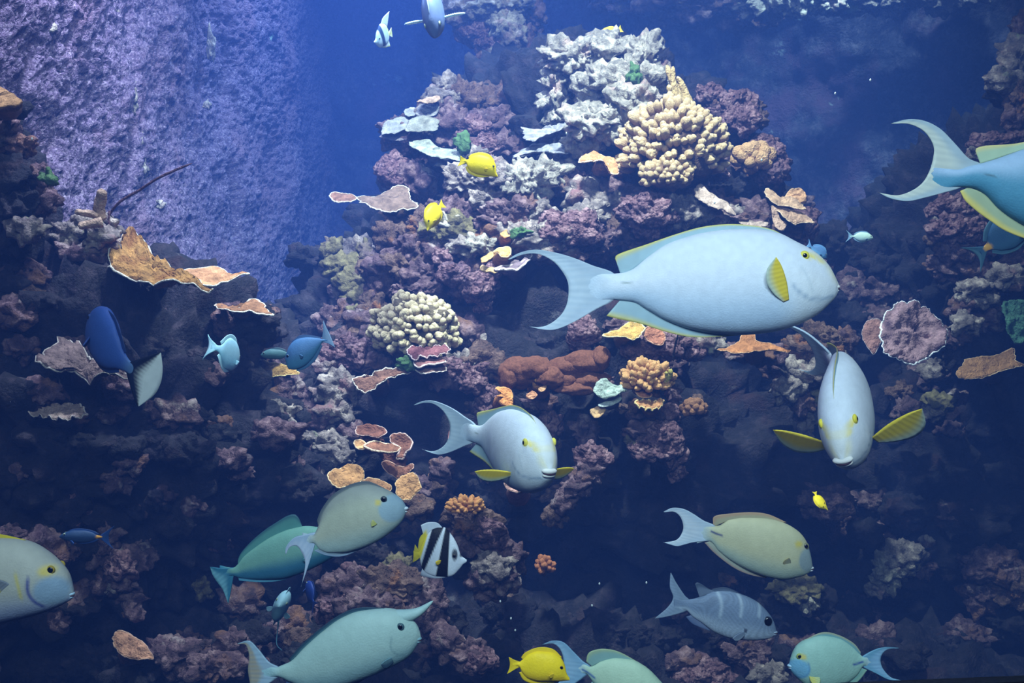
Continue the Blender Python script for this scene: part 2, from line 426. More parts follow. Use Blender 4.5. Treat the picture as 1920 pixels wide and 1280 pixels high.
core(560, 1330, 2.75, 0.95, 0.45, 0.26, 11.0, 6, M['dark'], botb)
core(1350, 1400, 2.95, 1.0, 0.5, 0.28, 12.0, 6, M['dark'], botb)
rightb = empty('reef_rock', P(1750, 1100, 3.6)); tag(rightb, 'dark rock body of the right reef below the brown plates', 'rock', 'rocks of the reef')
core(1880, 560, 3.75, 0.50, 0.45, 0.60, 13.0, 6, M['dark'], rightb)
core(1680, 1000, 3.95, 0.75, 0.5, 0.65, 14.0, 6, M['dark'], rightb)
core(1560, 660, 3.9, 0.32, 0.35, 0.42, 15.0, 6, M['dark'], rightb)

# outcrops, each with the lumps that can be told apart in it
# pale crusts growing on the side wall
for k, (px, py, w, h) in enumerate([(250, 185, 16, 44), (262, 262, 22, 30), (268, 310, 14, 40), (216, 26, 18, 22), (395, 86, 16, 50), (97, 54, 12, 12), (390, 198, 18, 14), (322, 6, 14, 14), (470, 190, 18, 60), (300, 384, 14, 16)]):
    D = 1.285 * FPX / (960 - px)
    V, F = rock_verts((.012, w / 2 / FPX * D * 1.6, h / 2 / FPX * D), 70 + k * 1.9, 4, lump=.55, ledge=.006, crust=.006, mid=.008)
    place(mk('crust_patch', V, F, M['pale'], wl_), P(px, py, D))

outcrop('craggy pale grey rock crowning the reef mound below the small yellow tail', (1140, 180), 3.5, [
    (1066, 112, 92, 62, 'pale', 3.42), (1040, 190, 42, 130, 'pale', 3.46), (1130, 108, 120, 74, 'pale', 3.48), (1145, 78, 62, 42, 'pale', 3.5),
    (1205, 118, 62, 86, 'pale', 3.42), (1165, 168, 150, 86, 'pale', 3.38), (1190, 205, 120, 72, 'pale', 3.30), (1120, 232, 110, 62, 'pale', 3.28),
    (1095, 262, 70, 44, 'pale', 3.30), (1232, 150, 40, 70, 'gray', 3.45), (1080, 150, 80, 40, 'pale', 3.44), (1100, 205, 60, 50, 'dark', 3.60), (1180, 262, 130, 60, 'dark', 3.62)], sink=.3)
outcrop('brownish mauve rock shoulder with flat grey plates left of the crown', (870, 240), 3.7, [
    (838, 158, 46, 34, 'gray', 3.75), (828, 182, 66, 34, 'gray', 3.72), (872, 196, 64, 72, 'brown', 3.75), (940, 200, 104, 100, 'brown', 3.8), (975, 225, 80, 90, 'brown', 3.85),
    (815, 205, 60, 40, 'mauve', 3.72), (890, 240, 70, 46, 'pink', 3.62), (925, 235, 80, 60, 'mauve', 3.66), (905, 278, 76, 40, 'pink', 3.56),
    (850, 245, 80, 70, 'mauve', 3.68), (950, 275, 90, 50, 'mauve', 3.6), (845, 225, 50, 60, 'mauve', 3.7), (880, 290, 60, 30, 'gray', 3.5), (760, 245, 90, 50, 'mauve', 3.72), (800, 235, 70, 50, 'gray', 3.7), (770, 268, 80, 30, 'mauve', 3.66)], sink=.35)
outcrop('two knobbly purple lumps hanging under the flat grey plates', (760, 330), 3.6, [
    (738, 320, 56, 64, 'pink', 3.6), (782, 338, 62, 66, 'mauve', 3.58), (800, 310, 50, 46, 'mauve', 3.66), (762, 312, 60, 50, 'dark', 3.75)])
outcrop('crusted grey ridge with holes just below the yellow tang', (960, 350), 3.3, [
    (888, 342, 96, 66, 'gray', 3.32), (940, 338, 96, 60, 'gray', 3.30), (985, 345, 80, 70, 'pale', 3.24), (1022, 326, 70, 46, 'pale', 3.28), (862, 362, 50, 40, 'mauve', 3.34),
    (1055, 305, 80, 36, 'gray', 3.4), (930, 372, 90, 40, 'gray', 3.28), (980, 388, 70, 50, 'mauve', 3.26), (1072, 312, 70, 40, 'gray', 3.38), (910, 320, 60, 40, 'gray', 3.4)])
outcrop('grey broken rock between the ridge and the tan cauliflower coral', (1110, 380), 3.25, [
    (1098, 372, 66, 64, 'gray', 3.26), (1130, 392, 96, 46, 'gray', 3.24), (1065, 352, 60, 34, 'brown', 3.3), (1150, 355, 70, 40, 'mauve', 3.3), (1160, 330, 60, 60, 'mauve', 3.34), (1090, 330, 90, 40, 'mauve', 3.36),
    (1180, 375, 60, 50, 'mauve', 3.28), (1120, 340, 60, 30, 'gray', 3.32)])
outcrop('mauve tiered rock just above the tail of the largest fish', (1040, 430), 3.2, [
    (965, 402, 84, 66, 'mauve', 3.2), (1010, 405, 60, 50, 'gray', 3.18), (1068, 432, 110, 66, 'pink', 3.12), (1020, 445, 110, 56, 'gray', 3.12), (1090, 408, 70, 46, 'gray', 3.16), (975, 440, 70, 50, 'gray', 3.16), (930, 412, 76, 60, 'mauve', 3.22),
    (1120, 452, 90, 56, 'mauve', 3.2), (1165, 435, 70, 60, 'brown', 3.22), (925, 440, 64, 36, 'mauve', 3.18), (1050, 475, 100, 40, 'mauve', 3.15), (1005, 470, 80, 30, 'gray', 3.14)])
outcrop('pink knobbed slope under the tan cauliflower coral', (1250, 400), 3.15, [
    (1212, 398, 96, 76, 'pink', 3.12), (1258, 400, 84, 60, 'gray', 3.14), (1300, 398, 90, 50, 'gray', 3.16), (1345, 405, 80, 44, 'gray', 3.16), (1385, 418, 90, 44, 'mauve', 3.16), (1330, 380, 80, 50, 'mauve', 3.22), (1240, 370, 80, 50, 'mauve', 3.24),
    (1420, 400, 70, 50, 'mauve', 3.22), (1190, 440, 80, 50, 'mauve', 3.16), (1460, 430, 90, 60, 'mauve', 3.26), (1500, 425, 60, 60, 'pink', 3.3), (1290, 350, 90, 60, 'dark', 3.4), (1370, 360, 80, 60, 'dark', 3.4), (1440, 360, 60, 60, 'dark', 3.42)])
outcrop('pink and purple knobby branches standing right of the tan coral', (1370, 260), 3.4, [
    (1328, 178, 34, 30, 'pink', 3.42), (1335, 200, 36, 40, 'mauve', 3.44), (1362, 200, 30, 44, 'pink', 3.4), (1382, 190, 28, 36, 'pink', 3.4), (1405, 200, 30, 40, 'pink', 3.42), (1375, 222, 44, 44, 'pink', 3.38),
    (1350, 225, 40, 36, 'mauve', 3.42), (1398, 230, 34, 46, 'pink', 3.36), (1425, 225, 24, 34, 'brown', 3.4), (1420, 200, 26, 24, 'brown', 3.42), (1320, 215, 40, 30, 'pink', 3.44), (1385, 255, 60, 40, 'dark', 3.46),
    (1432, 272, 44, 30, 'pink', 3.36), (1455, 285, 34, 26, 'pink', 3.34), (1462, 305, 30, 24, 'pink', 3.34), (1455, 325, 44, 28, 'pink', 3.32), (1430, 300, 60, 60, 'dark', 3.44), (1395, 305, 60, 60, 'mauve', 3.46), (1350, 310, 50, 60, 'mauve', 3.46), (1430, 345, 60, 40, 'mauve', 3.4), (1352, 330, 24, 20, 'pink', 3.3)])
outcrop('dim mauve rock slope left of the white tail tip, above the pale cauliflower coral', (800, 470), 3.25, [
    (845, 402, 90, 60, 'mauve', 3.3), (850, 435, 110, 52, 'olive', 3.26), (800, 435, 80, 80, 'brown', 3.34), (780, 475, 90, 70, 'mauve', 3.3), (825, 480, 70, 70, 'mauve', 3.26), (760, 500, 80, 50, 'brown', 3.26), (800, 515, 80, 46, 'mauve', 3.22),
    (735, 445, 60, 60, 'brown', 3.4), (838, 420, 50, 30, 'pale', 3.22), (780, 545, 90, 36, 'mauve', 3.2), (880, 465, 70, 40, 'gray', 3.2), (905, 458, 46, 30, 'pale', 3.16), (720, 500, 70, 46, 'mauve', 3.28)])
outcrop('purple knobbly clumps stepping down beside the large blue-black cavity', (890, 530), 3.15, [
    (829, 482, 30, 26, 'pink', 3.16), (852, 512, 50, 30, 'pink', 3.12), (892, 540, 50, 44, 'pink', 3.12), (915, 520, 30, 40, 'pink', 3.14), (908, 575, 22, 44, 'pink', 3.14), (912, 608, 20, 34, 'pink', 3.14),
    (868, 545, 40, 50, 'mauve', 3.2), (880, 500, 50, 40, 'mauve', 3.2), (940, 500, 40, 26, 'pink', 3.16)])
outcrop('olive and brown rock knobs at the left foot of the mound', (660, 540), 3.4, [
    (640, 500, 70, 46, 'olive', 3.4), (690, 478, 34, 46, 'olive', 3.42), (660, 525, 60, 40, 'olive', 3.36), (700, 505, 70, 36, 'brown', 3.36), (720, 530, 60, 50, 'mauve', 3.3), (680, 560, 60, 40, 'olive', 3.34), (650, 585, 50, 50, 'mauve', 3.34), (700, 580, 56, 60, 'brown', 3.28),
    (675, 600, 44, 56, 'olive', 3.3), (625, 470, 40, 50, 'olive', 3.5), (620, 600, 50, 46, 'mauve', 3.36), (740, 490, 50, 60, 'dark', 3.44), (640, 555, 40, 40, 'mauve', 3.4)])
outcrop('mauve crust bank left of the pale cauliflower coral, under the blue fish tail', (640, 680), 3.0, [
    (655, 665, 76, 50, 'pink', 3.02), (620, 690, 70, 46, 'mauve', 3.02), (690, 680, 60, 40, 'mauve', 3.02), (600, 670, 60, 50, 'mauve', 3.1), (580, 700, 60, 46, 'mauve', 3.08), (640, 640, 60, 40, 'mauve', 3.12)])
outcrop('tumbled lilac grey crust left of the dark cave', (620, 780), 2.9, [
    (636, 716, 58, 36, 'gray', 2.9), (622, 742, 60, 36, 'gray', 2.88), (656, 730, 40, 40, 'gray', 2.88), (632, 775, 70, 40, 'gray', 2.86), (600, 790, 60, 40, 'mauve', 2.86), (580, 752, 50, 44, 'mauve', 2.92),
    (610, 830, 76, 40, 'gray', 2.82), (640, 858, 56, 36, 'gray', 2.8), (590, 870, 60, 44, 'mauve', 2.8), (612, 905, 56, 40, 'gray', 2.78), (575, 905, 50, 40, 'mauve', 2.8), (660, 800, 30, 30, 'mauve', 2.84), (600, 940, 60, 36, 'gray', 2.78)])
outcrop('purple crusted lip running along the top of the dark cave', (850, 700), 2.95, [
    (835, 690, 60, 34, 'pink', 2.94), (872, 700, 46, 34, 'pink', 2.94), (890, 722, 44, 32, 'pink', 2.93), (905, 690, 30, 26, 'pink', 2.96), (915, 748, 36, 40, 'pink', 2.94), (800, 698, 60, 24, 'mauve', 2.96), (940, 760, 24, 30, 'mauve', 2.96), (885, 762, 26, 30, 'brown', 3.0), (920, 790, 30, 50, 'pink', 3.0)])
outcrop('pink crusted shelf under the belly of the largest fish', (1230, 650), 2.85, [
    (1095, 618, 50, 50, 'pink', 2.9), (1085, 640, 44, 30, 'pink', 2.9), (1205, 655, 60, 34, 'pink', 2.82), (1245, 645, 90, 44, 'pink', 2.82), (1290, 655, 60, 34, 'pink', 2.84), (1330, 645, 60, 36, 'gray', 2.84), (1180, 628, 50, 34, 'mauve', 2.86), (1165, 610, 60, 30, 'mauve', 2.92),
    (1390, 660, 70, 30, 'mauve', 2.9), (1440, 665, 60, 36, 'mauve', 2.9), (1145, 640, 40, 30, 'dark', 2.95), (1300, 625, 120, 40, 'gray', 2.95)])
outcrop('purple knobs strewn below the brown finger coral', (1230, 840), 2.75, [
    (1210, 778, 60, 26, 'mauve', 2.76), (1250, 775, 44, 26, 'pink', 2.76), (1205, 808, 70, 26, 'mauve', 2.74), (1240, 820, 60, 46, 'pink', 2.72), (1262, 845, 40, 50, 'pink', 2.72), (1210, 840, 56, 24, 'pink', 2.72), (1270, 885, 30, 34, 'pink', 2.74), (1305, 768, 36, 34, 'brown', 2.8),
    (1262, 740, 26, 36, 'mauve', 2.8), (1195, 765, 60, 20, 'brown', 2.76), (1225, 850, 60, 18, 'pink', 2.70), (1095, 808, 50, 44, 'mauve', 2.85), (1190, 825, 40, 20, 'olive', 2.74)])
outcrop('mauve rock arm reaching down left from a round lump beside the yellow pectoral fin', (1090, 890), 2.65, [
    (1112, 860, 60, 44, 'pink', 2.66), (1100, 890, 60, 36, 'mauve', 2.64), (1078, 915, 50, 40, 'mauve', 2.62), (1058, 940, 44, 34, 'mauve', 2.62), (1040, 965, 36, 40, 'brown', 2.64), (975, 905, 40, 24, 'brown', 2.7), (830, 880, 36, 46, 'mauve', 2.78), (1030, 800, 30, 50, 'pink', 2.9)])
outcrop('rough brown and mauve rock column right of the black and white banded fish', (900, 1010), 2.5, [
    (868, 962, 66, 50, 'brown', 2.5), (890, 985, 80, 50, 'brown', 2.48), (880, 1020, 70, 50, 'mauve', 2.48), (915, 1000, 60, 56, 'pink', 2.47), (940, 1030, 50, 60, 'mauve', 2.48), (925, 1060, 70, 44, 'gray', 2.44), (905, 1085, 60, 36, 'mauve', 2.44), (945, 1085, 56, 50, 'mauve', 2.46), (915, 1110, 50, 30, 'mauve', 2.46),
    (850, 985, 40, 46, 'mauve', 2.54), (965, 1050, 40, 50, 'mauve', 2.5), (870, 1055, 40, 50, 'dark', 2.55), (770, 950, 66, 46, 'brown', 2.6)])
outcrop('wide mauve boulder bank behind the horned fish', (720, 1120), 2.4, [
    (665, 1100, 80, 70, 'mauve', 2.42), (730, 1095, 120, 60, 'brown', 2.42), (790, 1120, 80, 60, 'mauve', 2.42), (640, 1140, 80, 60, 'pink', 2.38), (700, 1130, 110, 50, 'mauve', 2.36), (620, 1110, 50, 60, 'mauve', 2.42), (810, 1160, 56, 60, 'mauve', 2.42), (745, 1060, 50, 34, 'olive', 2.5),
    (835, 1200, 60, 56, 'mauve', 2.36), (870, 1220, 80, 50, 'mauve', 2.36), (900, 1240, 60, 40, 'pink', 2.34), (660, 1075, 40, 36, 'pink', 2.42), (690, 1040, 90, 40, 'dark', 2.55), (850, 1165, 40, 50, 'dark', 2.45)])
outcrop('dim mauve boulders heaped along the bottom edge left of the horned fish', (360, 1230), 2.35, [
    (330, 1225, 110, 60, 'mauve', 2.36), (400, 1250, 90, 50, 'mauve', 2.32), (440, 1215, 50, 70, 'mauve', 2.36), (260, 1250, 110, 50, 'dark', 2.36), (180, 1240, 110, 60, 'dark', 2.4), (90, 1250, 110, 50, 'dark', 2.4), (470, 1190, 60, 40, 'dark', 2.42), (560, 1200, 50, 40, 'brown', 2.4), (570, 1240, 90, 40, 'dark', 2.36)])
outcrop('grey lilac knob and crust column below the small pale fish', (390, 740), 2.75, [
    (345, 655, 34, 30, 'gray', 2.72), (358, 668, 30, 36, 'gray', 2.72), (362, 705, 50, 40, 'gray', 2.7), (380, 720, 40, 40, 'gray', 2.7), (395, 690, 46, 40, 'mauve', 2.76), (405, 755, 40, 36, 'gray', 2.7), (335, 745, 40, 46, 'dark', 2.74), (380, 770, 50, 40, 'mauve', 2.74), (460, 720, 60, 60, 'mauve', 2.86), (470, 750, 50, 60, 'mauve', 2.84)])
outcrop('big mauve boulder sloping to the right in the middle of the left reef', (490, 800), 2.75, [
    (470, 800, 110, 66, 'mauve', 2.74), (515, 785, 76, 66, 'gray', 2.74), (525, 818, 76, 36, 'gray', 2.7), (450, 825, 90, 40, 'mauve', 2.7), (480, 770, 70, 40, 'mauve', 2.8), (430, 790, 60, 50, 'mauve', 2.78)])
outcrop('mauve crusted shelf crossing the left reef below the big boulder', (430, 900), 2.65, [
    (400, 890, 80, 36, 'mauve', 2.66), (440, 902, 84, 36, 'gray', 2.64), (500, 905, 80, 36, 'mauve', 2.64), (545, 880, 50, 60, 'mauve', 2.7), (425, 925, 50, 20, 'gray', 2.62), (370, 870, 60, 36, 'dark', 2.7), (535, 920, 50, 30, 'mauve', 2.66), (330, 850, 60, 40, 'mauve', 2.66), (290, 862, 60, 26, 'pink', 2.6)])
outcrop('dim ledge rocks under the dark blue fish with the white tail', (230, 800), 2.5, [
    (245, 790, 70, 40, 'mauve', 2.5), (275, 815, 70, 36, 'mauve', 2.5), (270, 780, 40, 30, 'mauve', 2.54), (310, 790, 60, 50, 'dark', 2.56), (190, 790, 60, 40, 'dark', 2.5), (345, 810, 40, 46, 'mauve', 2.62), (130, 840, 60, 26, 'mauve', 2.44), (150, 850, 50, 24, 'mauve', 2.42), (95, 640, 110, 50, 'dark', 2.46), (240, 690, 90, 60, 'dark', 2.56), (200, 760, 60, 40, 'dark', 2.56)])
outcrop('small rosy rocks jutting out of the dark above the orange spotted fish', (170, 940), 2.4, [
    (130, 950, 70, 44, 'pink', 2.38), (140, 970, 60, 24, 'pink', 2.36), (240, 945, 64, 30, 'pink', 2.44), (225, 905, 50, 26, 'mauve', 2.46), (265, 955, 40, 24, 'mauve', 2.44), (200, 930, 60, 40, 'dark', 2.5), (300, 930, 60, 40, 'dark', 2.6)])
outcrop('mauve rock clump right of the yellow masked fish head at the left edge', (210, 1070), 2.35, [
    (205, 1010, 44, 50, 'mauve', 2.36), (190, 1045, 36, 40, 'mauve', 2.36), (228, 1062, 50, 44, 'pink', 2.34), (205, 1090, 60, 44, 'mauve', 2.34), (240, 1085, 30, 40, 'mauve', 2.36), (200, 1105, 46, 20, 'gray', 2.33), (215, 1035, 40, 40, 'dark', 2.4)])
outcrop('narrow purple knobbed rib in the dark left of the teal fish', (415, 1000), 2.6, [
    (410, 960, 26, 40, 'pink', 2.56), (418, 985, 28, 44, 'pink', 2.55), (415, 1015, 30, 36, 'pink', 2.55), (425, 1000, 30, 60, 'mauve', 2.6), (375, 1085, 40, 60, 'dark', 2.56), (380, 1105, 30, 40, 'olive', 2.52)])
outcrop('rough dark rock with green growth at the left edge above the ochre plate', (50, 350), 2.4, [
    (12, 250, 44, 60, 'mauve', 2.38), (40, 275, 50, 40, 'mauve', 2.36), (30, 330, 70, 70, 'dark', 2.34), (75, 330, 50, 50, 'mauve', 2.36), (85, 375, 50, 50, 'mauve', 2.36), (30, 390, 80, 60, 'dark', 2.34), (50, 430, 60, 40, 'gray', 2.3), (20, 450, 50, 50, 'dark', 2.36), (15, 205, 50, 40, 'dark', 2.4)])
outcrop('tumbled grey and mauve crust behind the ochre plate coral on the left', (160, 440), 2.5, [
    (125, 440, 56, 40, 'gray', 2.48), (160, 425, 60, 36, 'gray', 2.5), (190, 450, 60, 50, 'gray', 2.46), (175, 480, 60, 36, 'mauve', 2.46), (140, 470, 60, 40, 'mauve', 2.48), (205, 425, 44, 34, 'gray', 2.52), (60, 560, 70, 36, 'brown', 2.4), (20, 540, 60, 60, 'dark', 2.4), (55, 520, 60, 50, 'mauve', 2.44), (170, 520, 90, 50, 'dark', 2.52), (250, 540, 100, 50, 'dark', 2.6)])
outcrop('purple knobbed crust under the small white rimmed plate', (330, 590), 2.7, [
    (325, 592, 60, 40, 'pink', 2.68), (350, 605, 40, 30, 'pink', 2.66), (290, 580, 60, 40, 'mauve', 2.68), (440, 545, 60, 36, 'mauve', 2.86), (400, 575, 70, 30, 'mauve', 2.8), (485, 630, 46, 40, 'mauve', 2.9), (450, 640, 60, 30, 'mauve', 2.9), (370, 560, 90, 40, 'dark', 2.8), (300, 640, 80, 60, 'dark', 2.7)])
outcrop('pinkish crusted rock pillar hanging down from the top beside the upper fish', (920, 60), 4.2, [  # paler crusts make up in colour for light missing on this pillar
    (880, 20, 90, 60, 'gray', 4.25), (935, 10, 100, 50, 'pale', 4.2), (895, 60, 70, 50, 'pink', 4.25), (950, 45, 60, 50, 'pale', 4.15), (965, 70, 44, 40, 'gray', 4.12), (925, 80, 60, 46, 'pink', 4.2), (910, 115, 46, 34, 'mauve', 4.2), (985, 80, 30, 60, 'mauve', 4.2), (1010, 102, 26, 20, 'pink', 4.1), (930, 110, 30, 40, 'gray', 4.15), (990, 20, 60, 80, 'mauve', 4.3), (930, 145, 60, 40, 'dark', 4.3)])
outcrop('long rock overhang along the top edge with pale knobs', (1500, 0), 4.6, [
    (1300, 10, 180, 70, 'mauve', 4.8), (1440, 4, 100, 44, 'pale', 4.5), (1490, 0, 90, 50, 'pale', 4.45), (1535, 4, 80, 40, 'pale', 4.5), (1590, -4, 90, 50, 'gray', 4.6), (1670, -6, 120, 50, 'gray', 4.7), (1400, 30, 120, 50, 'mauve', 4.8), (1780, -10, 120, 60, 'gray', 4.6), (1200, -5, 160, 60, 'mauve', 4.9)])
outcrop('crusted rock column at the upper right edge above the half hidden fish', (1890, 170), 3.3, [
    (1880, 150, 70, 40, 'gray', 3.26), (1905, 110, 50, 70, 'gray', 3.3), (1875, 175, 50, 40, 'dark', 3.3), (1910, 190, 40, 80, 'brown', 3.24), (1900, 225, 40, 40, 'mauve', 3.24), (1915, 60, 40, 60, 'mauve', 3.35), (1865, 268, 70, 30, 'pink', 3.2), (1840, 285, 50, 30, 'gray', 3.2), (1900, 270, 60, 40, 'mauve', 3.25), (1820, 340, 40, 24, 'brown', 3.2)])
outcrop('mauve crusted slope under the belly of the fish leaving at the right edge', (1820, 440), 3.15, [
    (1790, 395, 80, 40, 'pink', 3.14), (1825, 410, 70, 50, 'mauve', 3.14), (1790, 430, 80, 56, 'pink', 3.12), (1760, 420, 40, 30, 'gray', 3.14), (1840, 445, 70, 50, 'mauve', 3.14), (1750, 455, 30, 20, 'brown', 3.12), (1795, 470, 70, 46, 'mauve', 3.14), (1880, 440, 70, 60, 'mauve', 3.2), (1775, 500, 80, 50, 'mauve', 3.2), (1825, 500, 70, 50, 'mauve', 3.16)])
outcrop('pale topped knobs right of the round purple plate coral', (1830, 560), 3.1, [
    (1822, 545, 60, 36, 'gray', 3.08), (1838, 560, 60, 40, 'gray', 3.1), (1800, 575, 40, 40, 'mauve', 3.1), (1810, 608, 50, 36, 'gray', 3.06), (1790, 630, 50, 40, 'mauve', 3.08), (1880, 520, 60, 46, 'gray', 3.12), (1850, 595, 50, 40, 'mauve', 3.14), (1905, 490, 60, 40, 'mauve', 3.2), (1790, 665, 40, 50, 'dark', 3.12), (1850, 650, 70, 60, 'dark', 3.2)])
outcrop('dim mauve wall rocks between the largest fish head and the right reef', (1680, 520), 3.6, [
    (1630, 480, 80, 60, 'dark', 3.6), (1700, 500, 90, 60, 'mauve', 3.6), (1660, 545, 90, 60, 'mauve', 3.55), (1730, 545, 80, 60, 'mauve', 3.5), (1600, 540, 70, 60, 'mauve', 3.6), (1600, 600, 70, 50, 'dark', 3.5), (1710, 460, 70, 50, 'dark', 3.7), (1640, 600, 60, 50, 'mauve', 3.5), (1560, 450, 60, 60, 'dark', 3.6)])
outcrop('brown and grey broken rock left of the tail of the nose-on fish at right', (1530, 660), 3.0, [
    (1535, 640, 76, 60, 'brown', 3.0), (1500, 650, 60, 50, 'brown', 3.0), (1560, 680, 60, 46, 'gray', 2.96), (1530, 700, 60, 44, 'gray', 2.96), (1490, 695, 50, 50, 'gray', 2.98), (1480, 730, 56, 46, 'gray', 2.96), (1505, 755, 44, 44, 'mauve', 2.96), (1545, 740, 50, 50, 'olive', 3.0), (1580, 640, 40, 50, 'mauve', 3.04), (1460, 690, 50, 50, 'mauve', 3.02), (1515, 790, 24, 44, 'gray', 2.98)])
outcrop('grey and tan lumps in the dark right of the nose-on fish', (1720, 770), 3.2, [
    (1760, 755, 50, 36, 'olive', 3.2), (1700, 770, 50, 36, 'mauve', 3.2), (1735, 778, 50, 26, 'gray', 3.16), (1800, 745, 40, 20, 'mauve', 3.22), (1690, 735, 40, 34, 'brown', 3.26), (1750, 690, 36, 40, 'gray', 3.24)])
outcrop('lone pale grey boulder in the dark lower right', (1690, 1065), 3.3, [
    (1695, 1045, 70, 60, 'gray', 3.25), (1665, 1075, 50, 60, 'pale', 3.25), (1650, 1105, 40, 26, 'gray', 3.25), (1725, 1060, 50, 50, 'mauve', 3.3), (1690, 1090, 70, 60, 'dark', 3.32)])
outcrop('arched dark lump with a pale streak behind the silver banded fish', (1500, 1110), 3.0, [
    (1495, 1105, 90, 34, 'olive', 3.0), (1510, 1130, 40, 36, 'pale', 2.98), (1480, 1160, 60, 50, 'dark', 3.02), (1540, 1125, 40, 50, 'dark', 3.02)])
outcrop('reddish dim rocks at the lower right edge', (1850, 1080), 3.2, [
    (1860, 1060, 110, 50, 'mauve', 3.2), (1900, 1100, 70, 80, 'brown', 3.2), (1840, 1120, 60, 60, 'mauve', 3.2), (1880, 1170, 80, 60, 'dark', 3.2), (1800, 1070, 60, 40, 'dark', 3.3), (1810, 1190, 80, 50, 'mauve', 3.2), (1590, 1150, 80, 50, 'dark', 3.3), (1740, 1200, 70, 50, 'dark', 3.2), (1620, 1000, 60, 50, 'dark', 3.4), (1700, 960, 90, 50, 'dark', 3.4), (1790, 980, 80, 60, 'dark', 3.4)])
outcrop('low pinkish rocks along the bottom edge under the silver banded fish', (1330, 1250), 2.7, [
    (1320, 1265, 90, 40, 'pink', 2.7), (1280, 1240, 60, 40, 'mauve', 2.72), (1400, 1220, 80, 50, 'mauve', 2.76), (1440, 1265, 60, 40, 'gray', 2.7), (1240, 1200, 90, 50, 'dark', 2.8), (1150, 1180, 90, 50, 'dark', 2.8), (1360, 1180, 70, 50, 'dark', 2.8), (1060, 1190, 90, 50, 'dark', 2.8), (980, 1160, 80, 50, 'dark', 2.8)])

# smaller lumps in the shade, on the rock bodies
frng = np.random.default_rng(23)
CAVES = [(920, 1140, 490, 605), (680, 890, 715, 900), (1270, 1480, 670, 960), (960, 1250, 930, 1180), (1080, 1200, 190, 290), (280, 420, 1000, 1190), (150, 330, 520, 640)]   # hollows without lumps
def fill(parent, n, x0, x1, y0, y1, styles):
    k = 0; tries = 0
    while k < n and tries < n * 6:
        tries += 1
        px = frng.uniform(x0, x1); py = frng.uniform(y0, y1); D = hit_depth(px, py, -1)
        if D < 0 or any(a < px < b and c < py < d for a, b, c, d in CAVES): continue
        w = frng.uniform(36, 88); h = w * frng.uniform(0.45, 0.85)
        boulder(parent, px, py, w, h, styles[frng.integers(len(styles))], D, sub=4, sink=.5); k += 1
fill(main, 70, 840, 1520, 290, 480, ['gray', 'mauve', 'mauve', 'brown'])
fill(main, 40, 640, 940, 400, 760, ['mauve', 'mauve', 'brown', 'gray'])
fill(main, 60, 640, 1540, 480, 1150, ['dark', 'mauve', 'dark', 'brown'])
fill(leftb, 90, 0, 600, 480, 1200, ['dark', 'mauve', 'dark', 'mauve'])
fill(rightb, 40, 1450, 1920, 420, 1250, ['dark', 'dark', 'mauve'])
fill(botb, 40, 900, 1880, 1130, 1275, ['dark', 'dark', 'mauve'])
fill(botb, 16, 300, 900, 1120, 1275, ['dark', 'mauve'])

# ------------------------------------------------------------------ corals
def ray_plane(pts, c, n):
    """pixels onto the plane a plate grows in"""
    out = []
    for px, py in pts:
        d = P(px, py, 1.0) - CO
        t = np.dot(c - CO, n) / np.dot(d, n)
        out.append(CO + d * t)
    return np.array(out)

